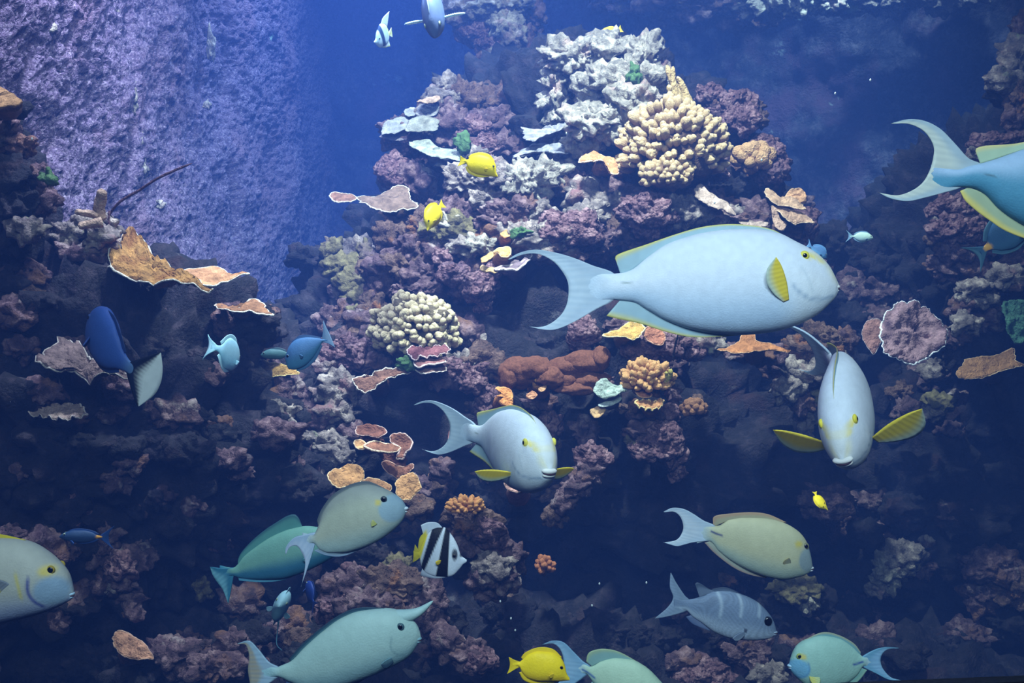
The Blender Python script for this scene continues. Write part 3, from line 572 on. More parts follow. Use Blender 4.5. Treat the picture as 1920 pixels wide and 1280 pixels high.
def plate_parts(parent, pts, D, tilt, col, rim, thick=0.008, wav=0.010, lift=0.0, seed=0.0, roll=0.0, rimr=0.0028, center=None, bumpy=0.004, name='plate', K=12, nring=72, frill=0.0, dark=None):
    """a thin plate of coral with its own thickness, uneven top and growing rim; tilt 0 faces the viewer, 90 lies flat"""
    pts = np.asarray(pts, float)
    cp = pts.mean(0) if center is None else np.array(center, float)
    c = P(cp[0], cp[1], D); a = math.radians(tilt); r = math.radians(roll)
    n = math.cos(a) * -FV + math.sin(a) * UV
    n = n * math.cos(r) + RV * math.sin(r)
    ring = smooth_line(ray_plane(pts, c, n), nring, closed=True)
    dirs = ring - c
    jag = 1 + 0.09 * pn(ring * 32 + seed) + 0.10 * pn(ring * 75 + seed) + 0.05 * pn(ring * 150)
    dirs = dirs * jag[:, None]; ring = c + dirs; L = np.linalg.norm(dirs, axis=1).mean()
    fr = np.linspace(0, 1, K + 1)[1:] ** 0.9
    top = [c[None]] + [c + dirs * f for f in fr]
    rho = np.concatenate([[0], np.repeat(fr, nring)])
    T = np.vstack(top)
    q = T * 14 + seed
    h = wav * fbm(q * 0.8, 2) * (0.4 + 0.6 * rho) + bumpy * bumps(T * 38 + seed) * (rho < 0.93) + bumpy * 0.8 * fbm(q * 4, 2) + lift * L * rho ** 2
    if frill:
        th = np.concatenate([[0], np.tile(np.arange(nring) / nring * 2 * math.pi, K)])
        h = h + frill * rho ** 3 * (np.sin(th * 11 + seed) + 0.6 * np.sin(th * 23 + 1.7 * seed))
    T = T + n * h[:, None]
    edge = np.clip((1 - rho) * 6, 0.25, 1)
    B = T - n * (thick * edge)[:, None]
    nt = len(T); V = np.vstack([T, B]) - c
    F = []
    for k in range(nring): F.append((0, 1 + k, 1 + (k + 1) % nring))
    for j in range(K - 1):
        for k in range(nring):
            a0 = 1 + j * nring + k; a1 = 1 + j * nring + (k + 1) % nring
            F += [(a0, a0 + nring, a1 + nring), (a0, a1 + nring, a1)]
    F = np.array(F); G = F[:, ::-1] + nt
    o0 = 1 + (K - 1) * nring
    E = []
    for k in range(nring):
        a0 = o0 + k; a1 = o0 + (k + 1) % nring
        E += [(a0, a0 + nt, a1 + nt), (a0, a1 + nt, a1)]
    F = np.vstack([F, G, np.array(E)])
    cc = srgb(col); mot = 1 + 0.45 * fbm(T * 26 + seed, 3)
    ct = cc[None] * mot[:, None]
    if dark is not None:
        w = np.clip(fbm(T * 16 + seed + 5, 2) * 2.0 - 0.1, 0, 1)[:, None]; ct = ct * (1 - w) + srgb(dark)[None] * w
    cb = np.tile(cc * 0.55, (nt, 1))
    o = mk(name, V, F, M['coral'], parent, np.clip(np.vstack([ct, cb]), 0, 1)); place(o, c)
    if rim is not None:
        edge_line = T[o0:o0 + nring] - n * thick * 0.1
        m = np.clip(0.75 + 0.8 * pn(edge_line * 9 + seed), 0.15, 1.3)
        loop = np.vstack([edge_line, edge_line[:2]]) - c
        RVt, RF = tube(loop, np.concatenate([m, m[:2]]) * rimr, 6)
        ro = mk('rim', RVt, RF, M['coral'], o if parent is not None else o, np.tile(srgb(rim), (len(RVt), 1)))
        if parent is not None: ro.parent = parent; place(ro, c)
    return o

def plate_coral(label, plates, name='plate_coral', cat='coral', group='plate corals', stem=None):
    """plates: list of dicts for plate_parts; the thing's empty stands under the first plate"""
    p0 = plates[0]; cp = np.mean(np.asarray(p0['pts'], float), 0)
    e = empty(name, P(cp[0], cp[1], p0['D'] + 0.04) - UV * 0.03); tag(e, label, cat, group)
    for k, p in enumerate(plates):
        plate_parts(e, seed=p.pop('seed', 3.7 * k + cp[0] * 0.01), **p)
    # the stalk that carries the plate, running back into the rock
    for p in plates[:1]:
        a = P(cp[0], cp[1] + 3, p['D'] + 0.01); b = P(cp[0], cp[1] + 16, p['D'] + 0.14)
        t = np.linspace(0, 1, 6)[:, None]
        V, F = tube(a + (b - a) * t, np.linspace(0.018, 0.035, 6), 9)
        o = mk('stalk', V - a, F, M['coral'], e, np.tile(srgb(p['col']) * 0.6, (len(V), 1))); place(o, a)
    return e

OCH = (150, 108, 60); RIM = (200, 190, 176)
plate_coral('broad ochre plate coral with a white rim jutting from the left reef', [
    dict(pts=[(203, 505), (208, 480), (222, 450), (244, 442), (268, 460), (296, 482), (326, 500), (348, 512), (372, 522), (398, 545), (386, 542), (345, 532), (300, 526), (250, 516)], D=2.38, tilt=62, col=OCH, rim=RIM, wav=.03, bumpy=.012, dark=(120, 78, 40), thick=.012),
    dict(pts=[(345, 512), (366, 506), (388, 502), (408, 501), (430, 512), (468, 513), (440, 519), (412, 524), (396, 532), (370, 528), (352, 522)], D=2.40, tilt=66, col=(178, 126, 90), rim=RIM, wav=.012, bumpy=.003)])
plate_coral('small thin plate with a bright rim below the broad ochre plate', [
    dict(pts=[(402, 571), (412, 569), (430, 576), (452, 577), (470, 566), (492, 570), (514, 588), (498, 586), (470, 582), (440, 584), (420, 579)], D=2.55, tilt=74, col=(140, 96, 66), rim=(232, 224, 206), wav=.010)])
plate_coral('flat tan plate coral jutting left from the mound below the purple lumps', [
    dict(pts=[(670, 372), (700, 366), (722, 360), (740, 350), (765, 352), (770, 372), (786, 384), (772, 390), (735, 393), (705, 390), (685, 382)], D=3.42, tilt=60, col=(112, 88, 76), rim=RIM, wav=.012, bumpy=.004),
    dict(pts=[(619, 362), (640, 361), (664, 364), (668, 374), (650, 380), (628, 378)], D=3.46, tilt=55, col=(124, 86, 70), rim=RIM, wav=.008)])
plate_coral('small mustard plate coral under the blue fish facing left', [
    dict(pts=[(471, 692), (478, 676), (492, 672), (512, 680), (534, 684), (562, 698), (540, 702), (520, 705), (496, 709), (478, 706)], D=2.86, tilt=40, col=(146, 108, 58), rim=(206, 176, 120), rimr=.002, wav=.008)])
plate_coral('round purple brown plate coral with a bright white rim on the right reef', [
    dict(pts=[(1648, 640), (1652, 610), (1664, 586), (1686, 572), (1712, 568), (1736, 574), (1748, 588), (1766, 606), (1771, 624), (1764, 644), (1748, 664), (1728, 674), (1712, 685), (1690, 680), (1668, 674), (1650, 666)], D=2.92, tilt=22, col=(138, 106, 110), rim=(228, 222, 226), wav=.028, bumpy=.012, dark=(82, 60, 70), lift=.08, rimr=.0030, nring=96),
    dict(pts=[(1618, 626), (1624, 604), (1640, 596), (1658, 604), (1660, 622), (1652, 640), (1640, 660), (1626, 650)], D=2.98, tilt=20, col=(132, 92, 84), rim=(200, 180, 180), rimr=.002, wav=.01)])
plate_coral('tan brown plate coral with a long ragged outline at the right edge', [
    dict(pts=[(1794, 702), (1804, 684), (1820, 672), (1850, 668), (1872, 664), (1890, 658), (1902, 666), (1905, 680), (1920, 686), (1890, 694), (1862, 700), (1838, 709), (1815, 708)], D=2.92, tilt=38, col=(134, 94, 62), rim=(186, 150, 116), rimr=.002, wav=.014)])
plate_coral('orange brown plate coral directly under the chin of the largest fish', [
    dict(pts=[(1348, 655), (1368, 648), (1386, 640), (1392, 628), (1412, 628), (1418, 640), (1440, 642), (1462, 648), (1484, 656), (1450, 656), (1420, 660), (1385, 660)], D=2.74, tilt=58, col=(160, 102, 62), rim=(206, 156, 116), rimr=.002, wav=.010)])
plate_coral('yellow tan plate coral with a scalloped edge under the anal fin of the largest fish', [
    dict(pts=[(1132, 626), (1142, 618), (1158, 616), (1172, 608), (1192, 605), (1206, 612), (1204, 624), (1190, 636), (1172, 634), (1150, 628)], D=2.74, tilt=52, col=(176, 134, 72), rim=(222, 200, 150), rimr=.0025, wav=.012)])
plate_coral('rust coloured upright plate fragment beside the yellow tan plate', [
    dict(pts=[(1208, 628), (1216, 614), (1232, 612), (1246, 626), (1244, 644), (1236, 648), (1218, 640)], D=2.74, tilt=25, col=(178, 112, 86), rim=(196, 146, 120), rimr=.002, wav=.01)])
plate_coral('ruffled reddish brown vase coral with pale edges below the dark cave', [
    dict(pts=[(664, 812), (674, 803), (692, 800), (712, 804), (724, 806), (723, 818), (712, 826), (700, 822), (684, 818), (668, 818)], D=2.62, tilt=58, col=(116, 72, 58), rim=(212, 176, 164), wav=.012, lift=.25, rimr=.003),
    dict(pts=[(733, 828), (732, 816), (744, 812), (760, 814), (771, 824), (772, 840), (762, 850), (756, 862), (744, 860), (750, 842)], D=2.62, tilt=25, col=(120, 76, 60), rim=(206, 170, 160), wav=.012, lift=.2, rimr=.003),
    dict(pts=[(686, 838), (694, 830), (716, 832), (738, 836), (752, 842), (744, 848), (720, 850), (702, 846)], D=2.58, tilt=60, col=(136, 88, 66), rim=(222, 190, 160), wav=.008, lift=.2, rimr=.003),
    dict(pts=[(700, 830), (720, 826), (718, 846), (740, 844), (762, 856), (756, 880), (744, 892), (724, 872), (708, 850)], D=2.63, tilt=10, col=(104, 64, 54), rim=None, wav=.014),
    dict(pts=[(716, 868), (730, 864), (744, 872), (760, 876), (774, 872), (770, 890), (756, 904), (738, 892), (724, 880)], D=2.6, tilt=30, col=(118, 74, 58), rim=(200, 150, 130), wav=.012, rimr=.0025),
    dict(pts=[(664, 832), (676, 826), (690, 838), (684, 846), (672, 844)], D=2.6, tilt=40, col=(196, 142, 96), rim=(220, 184, 150), rimr=.002)])
plate_coral('orange tan leaf coral spreading behind the grey fish head', [
    dict(pts=[(616, 892), (624, 880), (644, 874), (668, 868), (682, 884), (676, 902), (650, 912), (626, 910)], D=2.5, tilt=48, col=(164, 116, 72), rim=(214, 178, 136), rimr=.002, wav=.016, bumpy=.006),
    dict(pts=[(676, 904), (690, 898), (714, 900), (732, 910), (726, 924), (700, 920), (680, 916)], D=2.52, tilt=45, col=(152, 106, 70), rim=(206, 170, 130), rimr=.002, wav=.012),
    dict(pts=[(742, 908), (750, 896), (768, 884), (780, 890), (789, 912), (782, 922), (772, 934), (756, 938), (744, 926)], D=2.5, tilt=28, col=(172, 122, 78), rim=(222, 184, 140), rimr=.002, wav=.016)])
plate_coral('brown ruffled ledge coral hanging along the left lip of the dark cave', [
    dict(pts=[(662, 716), (676, 706), (694, 704), (712, 696), (730, 692), (752, 690), (768, 694), (752, 702), (738, 708), (720, 716), (700, 728), (688, 734), (672, 728)], D=2.84, tilt=35, col=(120, 82, 66), rim=(206, 190, 176), wav=.016, frill=.004, rimr=.003)])
plate_coral('stack of scalloped maroon ledges with white edges in front of the pale cauliflower coral', [
    dict(pts=[(764, 660), (770, 650), (786, 648), (800, 656), (812, 648), (828, 646), (844, 654), (838, 662), (812, 666), (790, 668), (774, 672)], D=2.86, tilt=50, col=(122, 74, 76), rim=(216, 186, 182), wav=.010, frill=.004, rimr=.0035),
    dict(pts=[(774, 676), (790, 673), (808, 670), (820, 672), (836, 678), (820, 684), (800, 684), (784, 688)], D=2.85, tilt=62, col=(126, 84, 80), rim=(216, 194, 186), wav=.008, rimr=.003),
    dict(pts=[(780, 690), (800, 686), (834, 684), (834, 694), (812, 698), (790, 698)], D=2.85, tilt=60, col=(116, 86, 76), rim=(206, 190, 180), wav=.008, rimr=.003)])
plate_coral('thin white edged ledge with frills behind the dark blue fish', [
    dict(pts=[(70, 690), (90, 664), (118, 640), (150, 650), (170, 672), (205, 690), (246, 712), (232, 718), (218, 722), (200, 716), (172, 718), (158, 700), (130, 690), (100, 694)], D=2.2, tilt=58, col=(104, 84, 80), rim=(150, 140, 132), wav=.03, frill=.002, rimr=.0022, bumpy=.01)])
plate_coral('pale ragged ledge in the shade at the left below the frilled ledge', [
    dict(pts=[(56, 776), (80, 768), (110, 764), (140, 760), (164, 778), (140, 782), (112, 786), (84, 780)], D=2.22, tilt=64, col=(140, 118, 108), rim=(176, 160, 150), rimr=.002, wav=.016, frill=.004)])
plate_coral('tan leaf shaped plate standing in the dark near the bottom left', [
    dict(pts=[(210, 1196), (222, 1184), (240, 1186), (262, 1200), (280, 1218), (288, 1234), (268, 1236), (240, 1232), (222, 1222)], D=2.22, tilt=30, col=(168, 118, 92), rim=(180, 140, 120), rimr=.0015, wav=.012)])
plate_coral('smooth pale grey sheet coral spreading below the crowning rock', [
    dict(pts=[(978, 238), (1000, 244), (1020, 236), (1046, 222), (1068, 218), (1080, 226), (1060, 236), (1040, 246), (1010, 262), (1000, 268), (986, 262)], D=3.34, tilt=52, col=(134, 128, 132), rim=None, wav=.012, bumpy=.003),
    dict(pts=[(962, 296), (980, 278), (1000, 268), (1024, 270), (1050, 268), (1078, 276), (1062, 286), (1024, 282), (990, 288)], D=3.3, tilt=58, col=(128, 124, 128), rim=None, wav=.010, bumpy=.003)])
plate_coral('flat pale greenish plate jutting left just behind the yellow tang tail', [
    dict(pts=[(768, 270), (784, 263), (806, 264), (820, 274), (846, 280), (868, 288), (862, 298), (834, 298), (812, 294), (790, 284)], D=3.46, tilt=58, col=(138, 138, 124), rim=None, wav=.010, bumpy=.003),
    dict(pts=[(814, 310), (824, 302), (834, 296), (842, 300), (828, 310)], D=3.46, tilt=55, col=(130, 126, 120), rim=None, wav=.006)])
plate_coral('stepped grey sheets at the far left shoulder of the mound', [
    dict(pts=[(714, 246), (722, 230), (744, 220), (766, 224), (776, 236), (756, 244), (734, 250)], D=3.6, tilt=48, col=(132, 128, 124), rim=None, wav=.012, bumpy=.002),
    dict(pts=[(758, 238), (772, 224), (796, 220), (818, 224), (822, 240), (800, 248), (774, 244)], D=3.56, tilt=46, col=(126, 122, 112), rim=None, wav=.012, bumpy=.002),
    dict(pts=[(780, 212), (790, 196), (812, 192), (824, 200), (818, 214), (796, 218)], D=3.62, tilt=30, col=(124, 118, 118), rim=None, wav=.010, bumpy=.002),
    dict(pts=[(756, 208), (768, 200), (782, 202), (780, 214), (764, 216)], D=3.64, tilt=45, col=(130, 126, 124), rim=None, wav=.008),
    dict(pts=[(710, 258), (730, 250), (754, 246), (770, 256), (756, 264), (730, 262)], D=3.6, tilt=40, col=(116, 106, 110), rim=None, wav=.012),
    dict(pts=[(782, 190), (800, 183), (824, 182), (822, 188), (800, 193)], D=3.6, tilt=60, col=(150, 120, 100), rim=None, wav=.008)])
plate_coral('antlered tan plate coral at the right shoulder of the mound', [
    dict(pts=[(1434, 360), (1440, 352), (1446, 366), (1462, 372), (1480, 368), (1500, 378), (1514, 390), (1496, 390), (1478, 386), (1460, 384), (1448, 378)], D=3.14, tilt=44, col=(170, 132, 104), rim=(196, 164, 136), rimr=.002, wav=.01),
    dict(pts=[(1448, 384), (1462, 384), (1482, 396), (1506, 400), (1526, 414), (1508, 412), (1490, 416), (1474, 412), (1460, 400)], D=3.12, tilt=48, col=(164, 126, 102), rim=(196, 164, 136), rimr=.002, wav=.012),
    dict(pts=[(1446, 386), (1458, 392), (1464, 410), (1476, 420), (1468, 434), (1454, 426), (1448, 406)], D=3.12, tilt=20, col=(160, 126, 108), rim=None, wav=.008),
    dict(pts=[(1474, 368), (1482, 356), (1498, 352), (1510, 360), (1512, 376), (1498, 380), (1484, 376)], D=3.15, tilt=20, col=(172, 126, 92), rim=(190, 150, 116), rimr=.002, wav=.02, bumpy=.01)])
plate_coral('long tan sheet coral sloping right under the tan cauliflower coral', [
    dict(pts=[(1300, 356), (1314, 348), (1330, 362), (1348, 374), (1368, 384), (1380, 402), (1362, 396), (1340, 390), (1318, 378)], D=3.06, tilt=40, col=(166, 140, 126), rim=None, wav=.012),
    dict(pts=[(1378, 402), (1392, 410), (1412, 414), (1440, 420), (1420, 428), (1392, 424)], D=3.08, tilt=45, col=(160, 134, 122), rim=None, wav=.01)])
plate_coral('arched rusty brown plate left of the tan cauliflower coral', [
    dict(pts=[(1086, 304), (1098, 290), (1118, 286), (1140, 290), (1156, 304), (1160, 322), (1148, 326), (1142, 308), (1126, 300), (1106, 304)], D=3.16, tilt=50, col=(176, 120, 80), rim=(206, 170, 140), rimr=.0025, wav=.016, bumpy=.006, center=(1126, 294))])
plate_coral('small bright orange plates beside the upper tail tip of the largest fish', [
    dict(pts=[(926, 470), (936, 464), (952, 462), (958, 468), (954, 480), (942, 482), (934, 474)], D=3.0, tilt=30, col=(222, 160, 96), rim=(230, 190, 140), rimr=.002, wav=.006),
    dict(pts=[(902, 486), (912, 480), (922, 472), (926, 480), (914, 490), (904, 494)], D=3.0, tilt=40, col=(220, 166, 104), rim=None, wav=.006),
    dict(pts=[(900, 496), (912, 498), (934, 506), (930, 512), (912, 506), (902, 504)], D=3.0, tilt=50, col=(214, 172, 120), rim=None, wav=.006)])
plate_coral('tiny orange plate on the mauve tiered rock left of the tail tip', [
    dict(pts=[(938, 438), (950, 434), (960, 430), (958, 440), (946, 446)], D=3.06, tilt=35, col=(210, 146, 90), rim=None, wav=.004)])
plate_coral('upright orange leaf coral with notched left edge under the rusty coral mat', [
    dict(pts=[(930, 728), (944, 724), (958, 730), (962, 746), (958, 764), (946, 762), (936, 752), (944, 744), (930, 742), (940, 736)], D=2.72, tilt=18, col=(204, 128, 72), rim=(218, 160, 110), rimr=.002, wav=.008, center=(950, 745))])
plate_coral('small orange flakes on the rocks under the rusty coral mat', [
    dict(pts=[(1002, 712), (1012, 708), (1020, 712), (1012, 716), (1004, 716)], D=2.76, tilt=35, col=(212, 148, 86), rim=None, wav=.004),
    dict(pts=[(1010, 728), (1024, 722), (1022, 732), (1012, 734)], D=2.74, tilt=30, col=(206, 150, 108), rim=None, wav=.004),
    dict(pts=[(986, 742), (998, 734), (1008, 740), (1000, 748), (990, 748)], D=2.74, tilt=30, col=(196, 132, 96), rim=None, wav=.004)])
plate_coral('bleached turquoise white encrusting coral left of the brown finger coral', [
    dict(pts=[(1112, 734), (1120, 718), (1134, 712), (1152, 722), (1170, 722), (1176, 734), (1160, 740), (1146, 746), (1128, 744)], D=2.68, tilt=42, col=(150, 158, 146), rim=None, wav=.012, bumpy=.006),
    dict(pts=[(1120, 760), (1132, 755), (1150, 752), (1160, 742), (1164, 750), (1150, 760), (1132, 764)], D=2.68, tilt=50, col=(150, 154, 150), rim=None, wav=.006, bumpy=.002)])
plate_coral('smooth ochre brown plate at the upper left edge', [
    dict(pts=[(-14, 160), (4, 164), (24, 176), (40, 186), (34, 196), (10, 200), (-12, 198)], D=2.2, tilt=45, col=(150, 112, 74), rim=None, wav=.006, bumpy=.001, thick=.02)])
plate_coral('green speckled coral slab at the right edge above the tan plate', [
    dict(pts=[(1880, 572), (1894, 560), (1930, 570), (1940, 620), (1920, 640), (1900, 636), (1886, 610)], D=3.0, tilt=20, col=(60, 92, 74), rim=None, wav=.02, bumpy=.012, dark=(50, 80, 66))])
plate_coral('small rose brown plate behind the tail of the fish turning to the viewer', [
    dict(pts=[(840, 826), (846, 804), (858, 792), (868, 796), (866, 812), (854, 820)], D=2.8, tilt=25, col=(164, 104, 100), rim=(186, 134, 126), rimr=.0018, wav=.008)])
plate_coral('curled pale rim of a plate arching over the large blue-black cavity', [
    dict(pts=[(930, 506), (946, 498), (966, 494), (984, 486), (996, 476), (992, 486), (976, 500), (950, 506)], D=3.02, tilt=55, col=(130, 108, 116), rim=(214, 196, 190), rimr=.0045, wav=.01)])
plate_coral('brown tiered ruffles at the foot of the brown finger coral', [
    dict(pts=[(1190, 756), (1208, 752), (1226, 756), (1244, 752), (1240, 762), (1220, 768), (1200, 764)], D=2.66, tilt=55, col=(176, 122, 80), rim=(222, 188, 130), frill=.004, rimr=.0025, wav=.008),
    dict(pts=[(1192, 732), (1206, 730), (1222, 738), (1214, 744), (1198, 742)], D=2.68, tilt=50, col=(172, 110, 80), rim=(214, 160, 120), rimr=.0025, wav=.008),
    dict(pts=[(1106, 770), (1120, 762), (1136, 766), (1130, 778), (1118, 784)], D=2.68, tilt=40, col=(176, 136, 96), rim=None, wav=.008)])
plate_coral('pink plate fragment hidden beneath the belly of the fish turning to the viewer', [
    dict(pts=[(946, 904), (960, 896), (990, 902), (1000, 914), (980, 922), (956, 920)], D=2.5, tilt=35, col=(184, 136, 124), rim=(206, 170, 156), rimr=.002, wav=.006)])

# --- cauliflower and branching corals
def blob_mesh(name, k, stretch, sub, col, tip, nubf=2.6, amp=0.22):
    d, F = ico(sub)
    r = 1 + amp * (bumps(d * nubf + k * 7.1, k) - 0.3) + 0.08 * pn(d * 5 + k)
    V = d * r[:, None]; V[:, 2] *= stretch
    t = np.clip((V[:, 2] / stretch + 0.3) / 1.3, 0, 1)[:, None]
    c = srgb(col) * (1 - t) + srgb(tip) * t
    o = mk(name, V, F, M['knob'], None, c); me = o.data
    bpy.data.objects.remove(o); return me

def cauliflower(label, px, py, w, h, D, n, nub, col, tip, core_col, stretch=1.5, seed=1, zmin=-0.75, group='cauliflower corals', part='branch', deep=.8):
    rr = np.random.default_rng(seed)
    rx = w / 2 / FPX * D; rz = h / 2 / FPX * D; ry = deep * (rx + rz) / 2
    c = P(px, py, D)
    e = empty('cauliflower_coral', c - UV * rz * 0.8); tag(e, label, 'coral', group)
    V, F = rock_verts((rx * .84, ry * .84, rz * .84), seed * 5.3, 4, lump=.2, ledge=0, crust=.004, nub=nub * .6, nubf=0.8 / nub)
    V = V * (1 + .22 * pn(V / np.linalg.norm(V, axis=1)[:, None] * 2.8 + seed))[:, None]
    o = mk('coral_base', V, F, M['coral'], e, np.tile(srgb(core_col), (len(V), 1))); place(o, c)
    kinds = [blob_mesh(part, k, stretch, 3, col, tip) for k in range(4)]
    i = np.arange(n * 2) + 0.5; ph = np.arccos(1 - 2 * i / (n * 2)); th = math.pi * (1 + 5 ** .5) * i
    d = np.stack([np.cos(th) * np.sin(ph), np.sin(th) * np.sin(ph), np.cos(ph)], 1)
    d += rr.normal(0, .07, d.shape); d /= np.linalg.norm(d, axis=1)[:, None]
    d = d[(d[:, 2] > zmin) & (d[:, 1] < 0.45)][:n]
    lump = 1 + .26 * pn(d * 2.8 + seed) + .10 * pn(d * 6 + seed)
    for k, dd in enumerate(d):
        p = c + dd * np.array([rx, ry, rz]) * lump[k] * rr.uniform(.93, 1.05)
        up = dd + np.array([0, -.1, .35]); q = Vector(up).to_track_quat('Z', 'Y')
        s = nub * rr.uniform(.75, 1.25)
        b = link(part, kinds[k % 4], e)
        b.matrix_local = e.matrix_world.inverted() @ Matrix.LocRotScale(Vector(p), q, Vector((s, s, s)))
    return e
cauliflower('large tan cauliflower coral with knobby branches on the right of the mound', 1262, 280, 178, 158, 3.16, 300, .0125, (132, 98, 68), (206, 174, 130), (70, 52, 42), stretch=1.9, seed=3, zmin=-.8)
cauliflower('small tan knobby clump just below the large tan cauliflower coral', 1250, 330, 84, 50, 3.06, 60, .0105, (132, 98, 68), (200, 168, 126), (100, 76, 60), seed=4, group='cauliflower corals')
cauliflower('pale cream cauliflower coral packed with rounded knobs left of centre', 782, 622, 150, 122, 2.98, 300, .0112, (130, 112, 86), (218, 194, 154), (92, 78, 60), stretch=1.3, seed=6, zmin=-.9, part='knob')
cauliflower('brown finger coral tuft with forked tips above the tiered ruffles', 1212, 712, 74, 56, 2.70, 70, .010, (150, 92, 60), (216, 160, 104), (92, 58, 44), stretch=2.2, seed=8, group='branching corals')
cauliflower('orange tipped branching tuft on top of the brown rock column', 872, 950, 52, 22, 2.42, 34, .007, (160, 96, 60), (206, 142, 84), (110, 70, 52), stretch=2.2, seed=9, group='branching corals')
cauliflower('soft orange brown lobes on the knobby branches right of the mound', 1410, 298, 52, 42, 3.3, 14, .024, (160, 116, 80), (190, 146, 104), (120, 86, 66), stretch=1.1, seed=10, group='soft corals', part='lobe')
cauliflower('small orange tuft in the dark right of the rock column', 1020, 1062, 24, 28, 2.6, 14, .008, (150, 86, 60), (186, 116, 76), (90, 56, 46), stretch=1.6, seed=12, group='branching corals')
cauliflower('small brown tuft in shade right of the brown finger coral', 1302, 766, 32, 26, 2.74, 14, .011, (110, 74, 56), (150, 104, 74), (80, 56, 46), stretch=1.3, seed=13, group='branching corals')

def fingers(label, paths, col, rad, D, cat='coral', name='finger_coral', part='finger', group='finger corals'):
    """tapering fingers drawn through pixels, each at its own depth"""
    p0 = paths[0][0]; base = P(p0[0], p0[1], D); e = empty(name, base); tag(e, label, cat, group)
    for k, (pts, r0, r1) in enumerate([(p, rad[j][0], rad[j][1]) for j, p in enumerate(paths)]):
        pp = np.array([P(x, y, D - 0.012 * k - 0.01 * i) for i, (x, y) in enumerate(pts)])
        line = smooth_line(pp, 18); s = np.linspace(0, 1, 18)
        r = (r0 + (r1 - r0) * s) * np.sqrt(np.clip(1 - np.clip((s - .86) / .145, 0, 1) ** 2, .02, 1)) * D / FPX
        V, F = tube(line, r, 12)
        V = V + 0.0025 * fbm(V * 60 + k, 2)[:, None]
        cc = srgb(col)[None] * (1 + .2 * fbm(V * 40, 2))[:, None]
        o = mk(part, V - base, F, M['coral'], e, np.clip(cc, 0, 1)); place(o, base)
    return e
fingers('leaning tan finger coral standing at the right of the crowning rock', [[(1298, 208), (1290, 190), (1280, 165), (1270, 143)], [(1290, 200), (1272, 178), (1260, 150), (1250, 122)], [(1285, 198), (1268, 175), (1262, 152), (1262, 124)], [(1278, 196), (1262, 176), (1252, 160)]], (176, 146, 100), [(11, 5), (10, 5), (9, 4), (9, 6)], 3.22)
fingers('stubby tan finger sponge upright on the left rocks', [[(186, 410), (186, 390), (190, 370), (192, 354)], [(184, 404), (165, 400), (140, 396)], [(192, 416), (170, 420), (145, 424)]], (150, 122, 104), [(12, 9), (8, 5), (10, 6)], 2.42, cat='sponge', name='finger_sponge', group='sponges')
fingers('small yellow green forked sprig right of the brown finger coral', [[(1240, 730), (1248, 716), (1256, 704), (1258, 692)], [(1248, 716), (1250, 704), (1248, 698)]], (158, 142, 74), [(6, 5), (4, 3)], 2.68, name='finger_coral')
fingers('thin dark twig leaning against the purple side wall', [[(205, 402), (225, 378), (262, 356), (300, 332), (360, 306)], [(206, 395), (204, 415), (208, 432)]], (70, 46, 50), [(2.6, 2.2), (2.2, 1.5)], 2.5, cat='twig', name='twig', part='stem', group='twigs')
fingers('short dark stem standing on the pink shelf under the largest fish', [[(1262, 676), (1264, 660), (1268, 640), (1272, 626)]], (40, 32, 36), [(2.2, 2.0)], 2.7, cat='twig', name='twig', part='stem', group='twigs')

# rusty soft mat
mat_e = empty('coral_mat', P(1040, 730, 2.85)); tag(mat_e, 'velvety rust brown coral mat draped over rocks in the centre', 'coral', 'soft corals')
M['rust'] = plain_mat('rust_velvet', (104, 64, 48), .95, .1, .3, 160, .5, 420)
for k, (px, py, w, h) in enumerate([(975, 698, 76, 60), (1000, 690, 70, 44), (1030, 706, 60, 40), (1072, 690, 80, 44), (1098, 680, 80, 44), (1126, 672, 34, 44), (1064, 712, 70, 44), (1106, 712, 76, 40), (1082, 726, 80, 30), (955, 706, 40, 56)]):
    D = 2.80; rx, rz = w / 2 / FPX * D, h / 2 / FPX * D
    V, F = rock_verts((rx, .05, rz), 50 + k * 2.3, 4, lump=.14, ledge=0, crust=.002, mid=.008)
    o = mk('lobe', V, F, M['rust'], mat_e); place(o, P(px, py, D - .01 * (k % 3)))
# patches of green weed
M['weed'] = plain_mat('green_weed', (62, 88, 50), .7, .2, .35, 60, .6, 200)
for lab, px, py, w, h, D in [('bright green weed tuft behind the yellow tang tail', 866, 268, 30, 36, 3.4), ('green weed patch on the dark rock at the left edge', 88, 332, 26, 24, 2.26), ('green weed patch at the lower left of the pale cauliflower coral', 760, 682, 34, 22, 2.86),
                             ('green weed streak on the crowning pale rock', 1188, 142, 30, 40, 3.20), ('small green weed tuft low on the purple side wall', 508, 430, 10, 10, 5.1), ('pale green weed patch high on the purple side wall', 520, 166, 22, 54, 5.3), ('green weed patch at the top of the mauve tiered rock', 975, 436, 36, 20, 3.02)]:
    V, F = rock_verts((w * .4 / FPX * D, w * .2 / FPX * D, h * .4 / FPX * D), px * .1, 4, lump=.5, ledge=.008, crust=.008, mid=.012, nub=.006, nubf=60)
    o = mk('weed_patch', V, F, M['weed']); place(o, P(px, py, D)); tag(o, lab, 'weed', 'green weed patches')

# ------------------------------------------------------------------ fish
M['gape'] = plain_mat('mouth_lining', (70, 48, 56), .6, .2, .15, 60, 0)
FRAME = np.stack([RV, FV, UV], 1)           # fish x -> right in the picture, y -> away, z -> up
def bend_fn(x0, k):
    def f(V):
        V = np.array(V, float)
        if abs(k) < 1e-6: return V
        m = V[:, 0] < x0; s = x0 - V[m, 0]; a = k * s; y = V[m, 1].copy()
        V[m, 0] = x0 - np.sin(a) / k + y * np.sin(a); V[m, 1] = (1 - np.cos(a)) / k + y * np.cos(a)
        return V
    return f

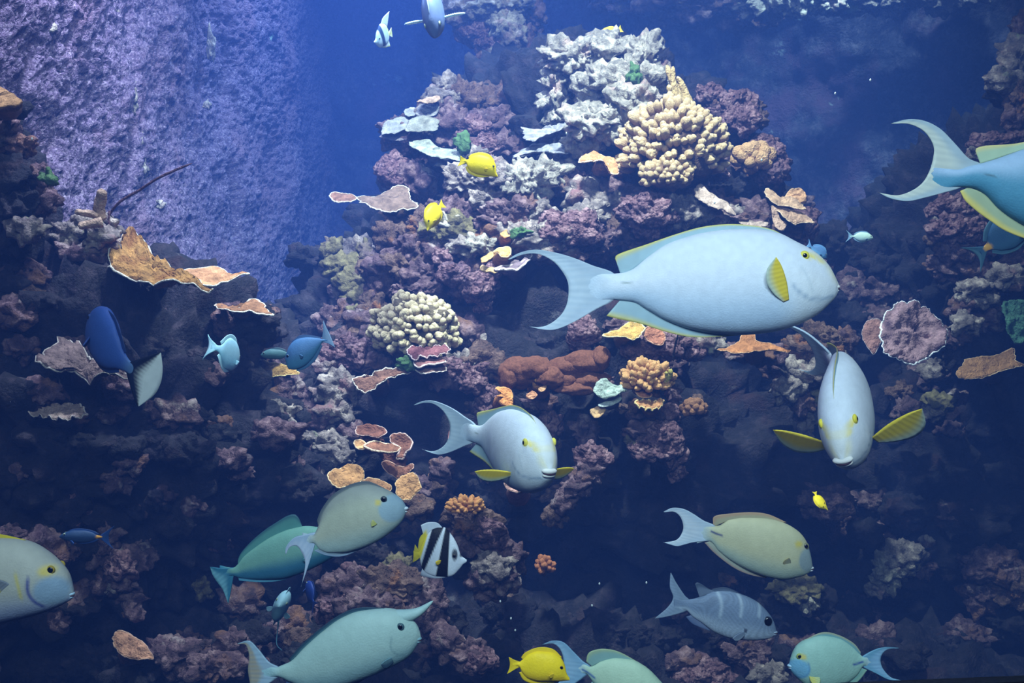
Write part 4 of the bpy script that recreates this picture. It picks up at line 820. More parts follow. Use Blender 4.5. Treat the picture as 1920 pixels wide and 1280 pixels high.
def fin_mesh(front, rear, nu=40, nv=9, thick=0.004, rays=0, ramp=0.0008, tip=0.25):
    """a solid fin lofted between its root line and its free edge, thinning outwards, with raised rays"""
    a = smooth_line(front, nu); b = smooth_line(rear, nu)
    v = np.linspace(0, 1, nv); u = np.linspace(0, 1, nu)
    G = a[:, None, :] * (1 - v)[None, :, None] + b[:, None, :] * v[None, :, None]
    th = thick * 0.5 * (1 - (1 - tip) * v)[None, :] * np.ones((nu, 1))
    th = th * np.clip(np.minimum(u, 1 - u) * 12, .25, 1)[:, None]
    if rays: th = th + ramp * 0.5 * (1 + np.sin(2 * math.pi * rays * u))[:, None] * np.ones((1, nv))
    A = np.stack([G[..., 0], th, G[..., 1]], -1).reshape(-1, 3); B = np.stack([G[..., 0], -th, G[..., 1]], -1).reshape(-1, 3)
    n = nu * nv; F = grid_faces(nu, nv)
    bd = np.concatenate([np.arange(nv), (np.arange(1, nu) * nv + nv - 1), ((nu - 1) * nv + np.arange(nv - 2, -1, -1)), (np.arange(nu - 2, 0, -1) * nv)])
    E = np.stack([bd, np.roll(bd, -1), np.roll(bd, -1) + n, bd + n], 1)
    V = np.vstack([A, B]); Fa = np.vstack([F, F[:, ::-1] + n, E])
    UVc = np.stack(np.meshgrid(u, v, indexing='ij'), -1).reshape(-1, 2)
    return V, Fa, np.vstack([UVc, UVc])

def lerp(a, b, t):
    t = np.clip(np.asarray(t, float), 0, 1)[:, None]; return a * (1 - t) + b * t
def sstep(x, a, b):
    t = np.clip((x - a) / (b - a), 0, 1); return t * t * (3 - 2 * t)

def fin_colour(base, edge, w=0.75, streak=None, rays=0):
    base, edge = srgb(base), srgb(edge)
    def f(uv, px):
        c = lerp(np.tile(base, (len(uv), 1)), edge, sstep(uv[:, 1], w - .25, w + .2))
        if streak is not None:
            s = 0.5 + 0.5 * np.sin(uv[:, 0] * rays * 2 * math.pi)
            c = lerp(c, srgb(streak), s * 0.28 * sstep(uv[:, 1], .05, .5))
        return c
    return f

class Fish:
    """one fish traced in pixels at its own distance; head towards +x, parts hang on an empty at its middle"""
    def __init__(s, label, D, centre, cat='fish', group='fish of the tank', name='surgeonfish', left=False, rot=None, bend=None, at=None, size=None):
        s.cx, s.cy = centre; s.k = (size if size else D) / FPX; s.sg = -1.0 if left else 1.0
        R = FRAME @ (np.diag([-1.0, -1.0, 1.0]) if left else np.eye(3))
        if rot is not None: R = rot
        s.e = empty(name, P(*(at if at else centre), D), R); tag(s.e, label, cat, group)
        s.b = bend_fn(bend[0] * s.k, bend[1] / s.k) if bend else (lambda V: np.array(V, float))
    def loc(s, pts):
        p = np.asarray(pts, float); return np.stack([(p[:, 0] - s.cx) * s.sg * s.k, (s.cy - p[:, 1]) * s.k], 1)
    def pix(s, V):
        return np.stack([V[:, 0] * s.sg / s.k + s.cx, s.cy - V[:, 2] / s.k], 1)
    def body(s, top, bot, width, colour, n=110, m=56, power=.9, name='body', ext=.12):
        t = s.loc(top); b = s.loc(bot); t = t[np.argsort(t[:, 0])]; b = b[np.argsort(b[:, 0])]
        x0, x1 = max(t[0, 0], b[0, 0]), min(t[-1, 0], b[-1, 0]); ext = ext * (x1 - x0)
        if ext > 0:
            t = np.vstack([[x0 - ext, t[0, 1] + .18 * ext], t]); b = np.vstack([[x0 - ext, b[0, 1] - .18 * ext], b])
            w0 = np.asarray(width, float); r = ext / (x1 - x0)
            width = np.vstack([[0, min(.8, w0[0, 1])], [.5 * r / (1 + r), max(1.0, w0[0, 1] * .30)], np.stack([(w0[:, 0] + r) / (1 + r), w0[:, 1]], 1)]); x0 = x0 - ext
        u = np.linspace(0, 1, n); x = x0 + (x1 - x0) * (1 - (1 - u) ** 1.7) ** 1.0
        zt = pchip(t[:, 0], t[:, 1], x); zb = pchip(b[:, 0], b[:, 1], x)
        f = (x - x0) / (x1 - x0); w = np.asarray(width, float)
        wy = pchip(w[:, 0], w[:, 1] * s.k, f)
        h = (zt - zb) / 2; c = (zt + zb) / 2
        s.x0, s.x1, s.wx, s.wy, s.h, s.c, s.pw = x0, x1, x, wy, h, c, power
        th = np.linspace(0, 2 * math.pi, m, endpoint=False)
        cs = np.sign(np.cos(th)) * np.abs(np.cos(th)) ** power
        V = np.stack([np.repeat(x[:, None], m, 1), wy[:, None] * cs[None], c[:, None] + h[:, None] * np.sin(th)[None]], -1).reshape(-1, 3)
        F = grid_faces(n, m)
        wrap = np.stack([np.arange(n - 1) * m + m - 1, (np.arange(n - 1) + 1) * m + m - 1, (np.arange(n - 1) + 1) * m, np.arange(n - 1) * m], 1)
        F = np.vstack([F, wrap])
        i0, i1 = len(V), len(V) + 1
        V = np.vstack([V, [[x[0], 0, c[0]], [x[-1], 0, c[-1]]]])
        k = np.arange(m)
        T = np.vstack([F[:, [0, 1, 2]], F[:, [0, 2, 3]], np.stack([np.full(m, i0), k, (k + 1) % m], 1), np.stack([np.full(m, i1), (n - 1) * m + (k + 1) % m, (n - 1) * m + k], 1)])
        hv = (V[:, 2] - np.concatenate([np.repeat(c, m), [c[0], c[-1]]])) / (np.concatenate([np.repeat(h, m), [h[0], h[-1]]]) + 1e-9)
        col = colour(s.pix(V), np.clip(hv, -1, 1), (V[:, 0] - x0) / (x1 - x0))
        return mk(name, s.b(V), T, M['skin'], s.e, np.clip(col, 0, 1))
    def side(s, px, py):
        """half thickness of the body at a pixel"""
        q = s.loc([(px, py)])[0]
        w = np.interp(q[0], s.wx, s.wy); h = np.interp(q[0], s.wx, s.h); c = np.interp(q[0], s.wx, s.c)
        v = np.clip((q[1] - c) / h, -.99, .99)
        return q[0], q[1], w * (1 - v * v) ** (s.pw / 2)
    def fin(s, name, front, rear, colour, thick=3.0, rays=18, nu=48, nv=10, label=None):
        V, F, uv = fin_mesh(s.loc(front), s.loc(rear), nu, nv, thick * s.k, rays, .22 * s.k)
        col = colour(uv, s.pix(V))
        o = mk(name, s.b(V), F, M['fin'], s.e, np.clip(col, 0, 1))
        if label: o['label'] = label
        return o
    def eye(s, px, py, r, iris, pr=.55, both=True):
        x, z, y = s.side(px, py)
        d, F = ico(3); R = r * s.k
        for sd in (-1, 1):
            c = np.array([x, sd * (y - R * .12), z])
            o = mk('eye', s.b(d * np.array([R, R * .5, R]) + c), F, M['skin'], s.e, np.tile(srgb(iris), (len(d), 1)))
            p = mk('pupil', s.b(d * np.array([R * pr, R * .22, R * pr]) + c + np.array([0, sd * R * .36, 0])), F, M['eye'], o)
    def lips(s, px, py, w, h, col, t=None, open_=True):
        q = s.loc([(px, py)])[0]; d, F = ico(3); t = t or w
        up = d * np.array([w, t, h * .55]) * s.k + np.array([0, 0, h * .34 * s.k]); lo = d * np.array([w * .9, t * .85, h * .45]) * s.k - np.array([w * .12 * s.k, 0, h * .42 * s.k])
        c = np.array([q[0], 0, q[1]])
        V = np.vstack([up, lo]) + c; G = np.vstack([F, F + len(d)])
        o = mk('mouth', s.b(V), G, M['skin'], s.e, np.tile(srgb(col), (len(V), 1)))
        mk('mouth_opening', s.b(d * np.array([w * .93, t * .8, h * .30]) * s.k + c + np.array([w * .08 * s.k, 0, -.08 * h * s.k])), F, M['gape'], o)
        return o
    def pectoral(s, px, py, L, W, along, spread, colour, curl=.12, sides=(-1, 1), inset=.8, thick=2.2):
        """paired fins; along / spread are directions for the near (right-hand) fin, mirrored for the other"""
        x, z, y = s.side(px, py)
        a = np.array(along, float); a /= np.linalg.norm(a); b = np.array(spread, float); b -= a * a.dot(b); b /= np.linalg.norm(b)
        nrm = np.cross(a, b)
        front = [(0, 0), (L * .4, -W * .10), (L * .75, -W * .06), (L, W * .08)]
        rear = [(0, W * .28), (L * .25, W * .62), (L * .55, W * .80), (L * .82, W * .62), (L, W * .10)]
        V, F, uv = fin_mesh(front, rear, 40, 10, thick, 11, .5)
        P3 = (V[:, :1] * a + V[:, 2:] * b + (V[:, 1:2] + (curl * L * (V[:, :1] / L) ** 2)) * nrm) * s.k
        for sd in sides:
            Q = P3 * np.array([1, -sd, 1]) + np.array([x, sd * y * inset, z])
            mk('pectoral_fin', s.b(Q), F if sd < 0 else F[:, ::-1], M['fin'], s.e, np.clip(colour(uv, V[:, [0, 2]]), 0, 1))

def curve_line(px, pts, w):
    """1 on a drawn line, falling to 0 at w pixels"""
    L = smooth_line(pts, 60); d = np.full(len(px), 1e9)
    for q in L: d = np.minimum(d, (px[:, 0] - q[0]) ** 2 + (px[:, 1] - q[1]) ** 2)
    return np.clip(1 - np.sqrt(d) / w, 0, 1)
def spot(px, x, y, rx, ry=None, soft=.35):
    d = np.sqrt(((px[:, 0] - x) / rx) ** 2 + ((px[:, 1] - y) / (ry or rx)) ** 2); return 1 - sstep(d, 1 - soft, 1 + soft * .3)

WS = [(0, 10), (.06, 13), (.2, 26), (.42, 46), (.62, 54), (.78, 50), (.90, 34), (.97, 17), (1, 3)]
def wscale(k, base=WS): return [(a, b * k) for a, b in base]

# the largest fish, traced; its shape also serves the three that swim towards the viewer
BIG = dict(top=[(1146, 513), (1163, 512), (1181, 507), (1215, 481), (1249, 458), (1284, 445), (1318, 436), (1366, 430), (1410, 429), (1456, 436), (1490, 452), (1524, 470), (1552, 496), (1566, 520), (1573, 534)],
           bot=[(1146, 562), (1163, 563), (1187, 566), (1215, 582), (1249, 601), (1301, 619), (1346, 626), (1387, 628), (1438, 624), (1490, 611), (1531, 590), (1555, 569), (1569, 552), (1573, 541)],
           dorsal=([(1163, 513), (1181, 509), (1215, 483), (1249, 460), (1284, 447), (1318, 439), (1366, 433), (1410, 432), (1458, 438)], [(1155, 489), (1158, 477), (1215, 457), (1267, 439), (1318, 425), (1370, 420), (1421, 424), (1450, 431), (1470, 441)]),
           anal=([(1163, 562), (1187, 563), (1215, 578), (1249, 597), (1301, 615), (1346, 622), (1395, 624)], [(1137, 592), (1160, 598), (1198, 606), (1249, 622), (1291, 631), (1335, 632), (1400, 627)]),
           tail=([(952, 486), (974, 474), (1005, 468), (1043, 474), (1077, 484), (1112, 498), (1150, 512), (1156, 537), (1150, 562), (1119, 579), (1077, 603), (1043, 617), (1016, 617), (985, 610)],
                 [(954, 487), (981, 477), (1009, 476), (1036, 489), (1053, 507), (1064, 527), (1066, 548), (1062, 572), (1050, 592), (1029, 608), (1009, 613), (986, 611)]))
def big_skin(px, hv, u, mask=(240, 220, 90), gill=.6):
    c = lerp(np.tile(srgb((216, 224, 236)), (len(px), 1)), srgb((182, 206, 230)), sstep(-hv, -.2, .8))
    c = lerp(c, srgb((236, 240, 240)), .5 * sstep(u, .72, .86) * sstep(-hv, -.9, .4))
    m = np.maximum(spot(px, 1515, 481, 22, 8, .5), spot(px, 1540, 487, 20, 11, .6))
    m = np.maximum(m, .45 * sstep(px[:, 0] - .55 * (px[:, 1] - 490), 1524, 1552) * (1 - sstep(px[:, 1], 515, 545)))
    c = lerp(c, srgb(mask), m * (1 - .75 * sstep(hv, .60, .95)))
    c = lerp(c, srgb((190, 208, 226)), 1 - sstep(u, .0, .14))
    c = lerp(c, srgb((104, 140, 172)), gill * curve_line(px, [(1474, 540), (1488, 552), (1506, 561), (1528, 562), (1556, 556)], 5))  # shading of the gill groove drawn as a darker line in the colour
    c = lerp(c, srgb((150, 176, 192)), .25 * curve_line(px, [(1486, 500), (1500, 520), (1512, 548)], 3))
    c = lerp(c, srgb((110, 130, 120)), .8 * curve_line(px, [(1164, 530), (1172, 531), (1180, 531)], 2.6))
    c = lerp(c, srgb((120, 156, 190)), .5 * curve_line(px, [(1187, 566), (1215, 581), (1249, 600), (1301, 618), (1350, 625)], 2.5))
    return c
FINB = fin_colour((170, 200, 212), (226, 214, 110), .85)
TAILC = fin_colour((192, 210, 228), (208, 224, 238), .6, (150, 182, 208), 22)
YP = lambda uv, q: lerp(lerp(np.tile(srgb((250, 224, 66)), (len(uv), 1)), srgb((206, 224, 210)), sstep(uv[:, 1], .45, 1.0)), srgb((176, 150, 70)), .4 * (1 - sstep(uv[:, 0], 0, .2)))

def big_shape(f, skin=big_skin, w=1.0):
    f.body(BIG['top'], BIG['bot'], wscale(w), skin)
    f.fin('dorsal_fin', *BIG['dorsal'], FINB, rays=30, nu=64)
    f.fin('anal_fin', *BIG['anal'], FINB, rays=26, nu=56)
    f.fin('tail_fin', *BIG['tail'], TAILC, 5.0, rays=26, nu=90, nv=14)

f = Fish('largest pale blue fish in side view with a yellow eye mask and crescent tail', 1.42, (1360, 530))
big_shape(f)
f.eye(1498, 482, 9, (226, 214, 80), .5); f.lips(1566, 541, 9, 9, (226, 228, 226), 10)
f.pectoral(1466, 564, 86, 40, (-.34, -.30, .95), (-1, -.12, -.3), YP, curl=.02, inset=1.0)

def rotv(fwd, up):
    """axes from picture directions (right, up, towards the viewer)"""
    cv = lambda a: a[0] * RV + a[1] * UV - a[2] * FV
    x = cv(fwd); x /= np.linalg.norm(x); z = cv(up); z -= x * x.dot(z); z /= np.linalg.norm(z)
    return np.stack([x, np.cross(z, x), z], 1)

f = Fish('pale blue fish nose-on and head down at the right, both yellow side fins spread', 1.55, (1360, 530), rot=rotv((-.33, -.53, .78), (-.40, .80, .40)), at=(1590, 754), size=1.26, bend=(-20, -.0030))
big_shape(f, w=1.05)
f.eye(1498, 482, 11, (230, 214, 60), .5); f.lips(1564, 541, 12, 14, (222, 222, 220), 22)
f.pectoral(1458, 566, 125, 88, (-.10, -1.0, .42), (-.30, 0, -1), YP, curl=-.05, inset=.95)

f = Fish('pale blue fish turning to face the viewer in the centre, tail swung left', 1.75, (1360, 530), rot=rotv((.40, -.14, .91), (.05, 1, .05)), at=(966, 840), size=1.27, bend=(-60, -.0030))
big_shape(f, w=1.12)
f.eye(1498, 482, 11, (226, 214, 90), .5); f.lips(1565, 541, 12, 14, (222, 222, 220), 20)
f.pectoral(1462, 565, 92, 46, (-.30, -1, .0), (-.5, 0, -.8), YP, curl=.0, inset=.95)

# fish leaving at the right edge
f = Fish('large blue fish cut off by the right edge with a tall crescent tail', 1.30, (1990, 345))
f.body([(1795, 318), (1815, 312), (1840, 306), (1870, 297), (1895, 288), (1930, 276), (1990, 262), (2060, 258), (2130, 275), (2180, 310), (2206, 356)],
       [(1795, 351), (1820, 352), (1845, 364), (1870, 390), (1895, 409), (1930, 428), (1990, 446), (2060, 448), (2130, 428), (2180, 396), (2206, 362)], wscale(1.0),
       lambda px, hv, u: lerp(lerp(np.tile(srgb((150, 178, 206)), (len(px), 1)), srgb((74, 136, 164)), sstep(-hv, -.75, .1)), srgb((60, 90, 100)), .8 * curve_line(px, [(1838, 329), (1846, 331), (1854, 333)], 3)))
f.fin('dorsal_fin', [(1838, 307), (1870, 297), (1895, 288), (1930, 277), (1990, 264), (2070, 262)], [(1829, 283), (1832, 277), (1850, 273), (1882, 271), (1920, 266), (1990, 244), (2080, 252)], fin_colour((176, 200, 170), (216, 206, 140), .8), rays=26)
f.fin('anal_fin', [(1816, 351), (1845, 364), (1870, 390), (1895, 409), (1930, 428), (1990, 444)], [(1800, 358), (1810, 376), (1832, 396), (1857, 414), (1895, 437), (1990, 470)], fin_colour((170, 186, 150), (222, 206, 110), .7), rays=26)
f.fin('tail_fin', [(1671, 231), (1702, 224), (1732, 227), (1762, 242), (1790, 270), (1815, 297), (1840, 309), (1835, 330), (1800, 352), (1770, 361), (1732, 371), (1702, 377), (1670, 372), (1646, 360)],
      [(1672, 232), (1702, 232), (1727, 242), (1742, 257), (1751, 277), (1749, 300), (1742, 322), (1730, 342), (1710, 357), (1682, 366), (1647, 361)], fin_colour((170, 190, 200), (206, 214, 204), .5, (150, 166, 170), 20), 5, rays=24, nu=90, nv=14)
f.eye(2170, 320, 9, (226, 214, 80)); f.pectoral(2110, 372, 70, 28, (-.8, -.3, .5), (-.5, -.1, -.8), YP)

def olive_skin(face=None, eyes=None, base=(170, 178, 150), belly=(150, 180, 180), back=None, extra=None):
    def g(px, hv, u):
        c = lerp(np.tile(srgb(base), (len(px), 1)), srgb(belly), sstep(-hv, .1, .95))
        if back: c = lerp(c, srgb(back), sstep(hv, .3, .95))
        c = lerp(c, srgb((176, 200, 216)), (1 - sstep(u, .02, .16)) * .8)
        if face:
            x, y, r, col = face; c = lerp(c, srgb(col), spot(px, x, y, r, r, .2) * .9)
            a = np.linspace(2.2, 4.6, 10) if face[3] else 0
        if eyes: c = lerp(c, srgb((206, 186, 70)), spot(px, eyes[0], eyes[1], eyes[2], eyes[2] * .7, .6) * .8)
        if extra: c = extra(c, px, hv, u)
        return c
    return g

f = Fish('olive grey fish with a white crescent tail above the silver banded fish', 1.52, (1430, 1028))
f.body([(1330, 986), (1347, 985), (1367, 974), (1398, 970), (1431, 971), (1465, 978), (1495, 994), (1512, 1015), (1520, 1041), (1524, 1064)],
       [(1330, 1014), (1347, 1032), (1374, 1053), (1408, 1071), (1441, 1082), (1468, 1086), (1498, 1081), (1514, 1075), (1524, 1067)], wscale(.50),
       olive_skin((1516, 1046, 26, (140, 158, 164)), (1492, 1016, 10), (188, 186, 152), (164, 182, 170), extra=lambda c, px, hv, u: lerp(c, srgb((30, 50, 110)), curve_line(px, [(1333, 995), (1342, 999), (1352, 1002)], 3.2))))
f.fin('dorsal_fin', [(1340, 986), (1367, 976), (1398, 972), (1431, 973), (1465, 980)], [(1337, 982), (1339, 968), (1364, 963), (1408, 960), (1441, 964), (1475, 979)], fin_colour((176, 170, 140), (190, 160, 130), .6), 2.5)
f.fin('anal_fin', [(1332, 1014), (1347, 1029), (1374, 1050), (1408, 1068), (1430, 1078)], [(1321, 1017), (1340, 1037), (1374, 1063), (1405, 1077), (1440, 1084)], fin_colour((170, 176, 160), (170, 150, 140), .7), 2.5)
f.fin('tail_fin', [(1244, 959), (1261, 952), (1282, 954), (1300, 963), (1320, 976), (1340, 985), (1342, 1000), (1332, 1012), (1300, 1016), (1280, 1021), (1268, 1023), (1243, 1016)],
      [(1245, 960), (1263, 959), (1275, 968), (1281, 984), (1279, 998), (1268, 1012), (1244, 1017)], fin_colour((196, 214, 232), (214, 226, 238), .5, (170, 194, 220), 16), 3.5, nu=70)
f.eye(1507, 1021, 6.5, (120, 120, 90), .6); f.lips(1519, 1066, 7, 6, (206, 214, 220), 6)
f.pectoral(1476, 1058, 26, 16, (-.2, -.5, .9), (-.9, 0, -.3), fin_colour((196, 196, 160), (200, 190, 140), .7))

f = Fish('grey green fish with pale blue cheek in front of the orange leaf coral', 1.45, (680, 970))
f.body([(588, 1002), (595, 990), (605, 962), (621, 938), (640, 923), (664, 912), (690, 908), (714, 913), (737, 924), (754, 937), (763, 952)],
       [(588, 1018), (600, 1030), (618, 1036), (640, 1036), (674, 1029), (707, 1015), (737, 994), (756, 973), (763, 957)], wscale(.50),
       olive_skin((738, 950, 27, (140, 168, 184)), (712, 938, 8), (172, 178, 160), (158, 182, 180), (146, 152, 146)))
f.fin('dorsal_fin', [(598, 988), (606, 964), (622, 940), (640, 926), (664, 914), (692, 910), (716, 915)], [(594, 976), (602, 956), (618, 933), (638, 917), (662, 906), (690, 902), (722, 915)], fin_colour((120, 128, 128), (90, 100, 110), .5), 2.5)
f.fin('anal_fin', [(598, 1028), (618, 1033), (640, 1034), (680, 1026)], [(589, 1032), (612, 1041), (644, 1042), (690, 1024)], fin_colour((140, 160, 176), (150, 176, 206), .7), 2.5)
f.fin('tail_fin', [(535, 1038), (537, 1024), (551, 1008), (572, 1002), (592, 998), (594, 1008), (590, 1022), (580, 1054), (572, 1078), (564, 1100)],
      [(536, 1039), (543, 1026), (556, 1023), (566, 1036), (572, 1052), (571, 1070), (565, 1099)], fin_colour((176, 200, 226), (196, 212, 234), .5, (150, 180, 214), 12), 3.5, nu=60)
f.eye(722, 933, 6.5, (70, 80, 84), .7); f.lips(758, 955, 8, 7, (206, 220, 230), 7)
f.pectoral(716, 972, 20, 12, (-.7, -.5, -.5), (-.3, 0, .8), fin_colour((180, 184, 100), (190, 190, 120), .7))

f = Fish('teal fish with a tall sloping back half hidden behind the grey green fish', 1.72, (510, 1040))
f.body([(437, 1064), (447, 1056), (456, 1044), (478, 1026), (512, 1004), (548, 990), (575, 986), (605, 990), (632, 1006), (645, 1022)],
       [(437, 1079), (450, 1083), (487, 1086), (524, 1085), (555, 1078), (585, 1066), (615, 1050), (636, 1036), (645, 1026)], wscale(.40),
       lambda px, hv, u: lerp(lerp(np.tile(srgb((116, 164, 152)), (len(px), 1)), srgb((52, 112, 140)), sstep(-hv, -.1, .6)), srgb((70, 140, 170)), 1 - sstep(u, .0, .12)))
f.fin('dorsal_fin', [(446, 1060), (456, 1047), (478, 1030), (512, 1008), (552, 993), (580, 992)], [(446, 1050), (452, 1036), (476, 1010), (510, 984), (552, 964), (572, 998)], fin_colour((90, 150, 146), (50, 90, 110), .85), 2.5)
f.fin('anal_fin', [(446, 1081), (487, 1083), (524, 1082), (556, 1075)], [(448, 1088), (487, 1091), (526, 1088), (560, 1076)], fin_colour((80, 140, 170), (100, 170, 200), .6), 2)
f.fin('tail_fin', [(393, 1062), (416, 1065), (440, 1064), (442, 1072), (438, 1080), (434, 1102), (428, 1132)], [(394, 1063), (399, 1078), (408, 1092), (418, 1106), (428, 1131)], fin_colour((60, 130, 160), (130, 190, 206), .6, (40, 100, 140), 10), 3, nu=50)
f.eye(622, 1008, 6, (90, 120, 120), .6); f.pectoral(590, 1035, 22, 12, (-.8, -.4, -.3), (-.2, 0, -1), fin_colour((80, 140, 150), (100, 160, 170)))

f = Fish('blue green horned fish with a long spike on its forehead at the bottom', 1.18, (640, 1215), name='unicornfish')
f.body([(519, 1250), (530, 1246), (544, 1240), (571, 1213), (605, 1183), (640, 1158), (674, 1145), (724, 1140), (748, 1144), (770, 1160), (781, 1170), (787, 1183), (789, 1192)],
       [(519, 1268), (545, 1278), (580, 1290), (620, 1290), (650, 1283), (674, 1275), (707, 1262), (741, 1246), (768, 1229), (780, 1213), (787, 1200), (789, 1194)], wscale(.62),
       lambda px, hv, u: lerp(lerp(lerp(np.tile(srgb((158, 188, 184)), (len(px), 1)), srgb((128, 166, 172)), sstep(-hv, .1, .9)), srgb((150, 190, 200)), 1 - sstep(u, .03, .16)), srgb((60, 100, 116)), .4 * curve_line(px, [(738, 1186), (736, 1204), (746, 1219), (760, 1222)], 3)))  # crease of the gill plate is drawn darker in the skin colour
hp = f.loc([(726, 1160), (746, 1157), (768, 1153), (786, 1146), (800, 1136), (812, 1126)]); hl = smooth_line(np.stack([hp[:, 0], hp[:, 0] * 0, hp[:, 1]], 1), 24)
HV, HF = tube(hl, np.interp(np.linspace(0, 1, 24), [0, .2, .45, .65, .85, .97, 1], [16, 15, 11.5, 8.2, 4.6, 2.2, .5]) * f.k, 18)
mk('horn', HV, HF, M['skin'], f.e, np.tile(srgb((156, 188, 188)), (len(HV), 1)))
f.fin('dorsal_fin', [(546, 1241), (571, 1215), (605, 1185), (640, 1161), (674, 1148), (715, 1142)], [(541, 1236), (566, 1208), (600, 1178), (637, 1152), (672, 1139), (722, 1139)], fin_colour((70, 110, 120), (40, 70, 90), .5), 2.5)
f.fin('anal_fin', [(540, 1272), (580, 1287), (640, 1282), (690, 1266)], [(536, 1280), (578, 1298), (644, 1292), (700, 1264)], fin_colour((80, 120, 140), (60, 90, 130), .5), 2.5)
f.fin('tail_fin', [(445, 1206), (467, 1201), (484, 1216), (504, 1240), (522, 1250), (526, 1260), (522, 1268), (500, 1284), (480, 1300), (462, 1312)],
      [(446, 1207), (460, 1208), (466, 1222), (467, 1236), (465, 1256), (468, 1276), (470, 1294), (463, 1311)], lambda uv, px: lerp(lerp(np.tile(srgb((166, 196, 216)), (len(uv), 1)), srgb((176, 150, 96)), .7 * sstep(uv[:, 1], .45, .7)), srgb((120, 150, 176)), .3 * (.5 + .5 * np.sin(uv[:, 0] * 90))), 3.5, nu=70)
f.eye(753, 1169, 7.5, (60, 90, 100), .6); f.lips(784, 1199, 7, 7, (120, 160, 170), 8)
f.pectoral(744, 1224, 34, 20, (-.75, -.55, -.15), (-.3, 0, -1), fin_colour((110, 150, 160), (60, 90, 110), .5))

def tang_yellow(px, hv, u):
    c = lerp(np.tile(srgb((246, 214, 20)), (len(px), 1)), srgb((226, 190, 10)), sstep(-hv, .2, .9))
    return c
YF = fin_colour((246, 214, 30), (238, 206, 10), .8)
def yellow_tang(label, D, dx, dy, s=1.0, **kw):
    """traced from the yellow fish at the bottom edge; dx, dy move it, s scales it about its middle"""
    f = Fish(label, D, (1018, 1248), name='yellow_tang', group='yellow tangs', **kw)
    f.body([(972, 1241), (980, 1236), (989, 1227), (1010, 1220), (1033, 1222), (1050, 1231), (1059, 1246), (1062, 1260), (1068, 1271)],
           [(972, 1248), (980, 1262), (992, 1272), (1016, 1277), (1043, 1277), (1056, 1276), (1068, 1275)], [(0, 3), (.1, 5), (.35, 12), (.6, 14), (.8, 11), (.92, 5), (1, 1.5)], tang_yellow, 70, 36)
    f.fin('dorsal_fin', [(982, 1238), (990, 1229), (1010, 1222), (1034, 1224), (1050, 1232)], [(977, 1232), (986, 1222), (1010, 1213), (1036, 1216), (1054, 1232)], YF, 2, 16, 40, 6)
    f.fin('anal_fin', [(980, 1258), (992, 1269), (1016, 1274), (1040, 1275)], [(973, 1260), (984, 1276), (1014, 1284), (1046, 1278)], YF, 2, 14, 36, 6)
    f.fin('tail_fin', [(954, 1231), (965, 1237), (976, 1241), (977, 1248), (966, 1254), (951, 1263)], [(954, 1232), (956, 1242), (955, 1252), (951, 1262)], YF, 2.2, 10, 36, 6)
    f.eye(1052, 1248, 3.6, (180, 150, 20), .8); f.pectoral(1040, 1258, 15, 9, (-.8, -.5, -.1), (-.2, 0, -1), YF)
    return f
yellow_tang('bright yellow fish at the bottom edge before the pale crescent tail', 1.12, 0, 0)
def tilted(a, yaw=0.0):
    """roll in the picture plane by a degrees (nose up positive), yaw towards the viewer"""
    a = math.radians(a); y = math.radians(yaw); return rotv((math.cos(a) * math.cos(y), math.sin(a) * math.cos(y), math.sin(y)), (-math.sin(a), math.cos(a), 0))
yellow_tang('yellow fish grazing over the crusted ridge in the upper middle', 2.3, 0, 0, at=(903, 309), size=2.3 * .66, rot=tilted(-9))
yellow_tang('small greenish yellow fish facing down beside the flat tan plate', 2.7, 0, 0, at=(811, 403), size=2.7 * .60, rot=rotv((-.50, -.62, .60), (-.35, .85, .4)))
yellow_tang('yellow fish disappearing behind the crowning pale rock', 3.58, 0, 0, at=(1140, 68), size=3.58 * .46, rot=tilted(-150))
yellow_tang('tiny yellow fish seen edge-on in the dark under the nose-on fish', 2.4, 0, 0, at=(1537, 941), size=2.4 * .36, rot=rotv((.22, -.75, .62), (-.95, .1, .3)))

f = Fish('turquoise fish with a pale blue cheek facing left at the bottom right', 1.20, (1550, 1240), left=True)
f.body([(1620, 1231), (1612, 1226), (1599, 1213), (1572, 1196), (1542, 1191), (1515, 1197), (1495, 1209), (1484, 1229), (1479, 1246)],
       [(1620, 1248), (1606, 1266), (1580, 1284), (1545, 1294), (1515, 1287), (1492, 1268), (1482, 1256), (1479, 1250)], wscale(.40),
       olive_skin((1494, 1250, 20, (110, 170, 206)), (1500, 1226, 9), (152, 192, 180), (146, 186, 172), extra=lambda c, px, hv, u: lerp(lerp(c, srgb((40, 70, 150)), curve_line(px, [(1598, 1243), (1608, 1241), (1616, 1239)], 3.5)), srgb((60, 120, 180)), .6 * curve_line(px, [(1510, 1236), (1512, 1250), (1505, 1262), (1492, 1268)], 3))))
f.fin('dorsal_fin', [(1613, 1229), (1599, 1215), (1572, 1199), (1542, 1194), (1512, 1200)], [(1614, 1222), (1600, 1205), (1572, 1190), (1542, 1185), (1506, 1200)], fin_colour((120, 170, 176), (170, 176, 150), .7), 2.2)
f.fin('anal_fin', [(1612, 1250), (1600, 1264), (1580, 1280), (1550, 1290)], [(1626, 1256), (1610, 1276), (1584, 1294), (1548, 1300)], fin_colour((130, 180, 170), (150, 190, 170), .7), 2.2)
f.fin('tail_fin', [(1686, 1214), (1660, 1213), (1639, 1218), (1616, 1231), (1613, 1240), (1617, 1249), (1643, 1262), (1666, 1273), (1690, 1275)], [(1685, 1215), (1664, 1217), (1653, 1228), (1651, 1240), (1656, 1254), (1670, 1269), (1689, 1275)], fin_colour((120, 176, 206), (150, 196, 226), .5, (90, 140, 190), 14), 3, nu=60)
f.eye(1495, 1226, 5.5, (150, 160, 80), .6); f.lips(1482, 1249, 6, 5, (170, 206, 226), 6)
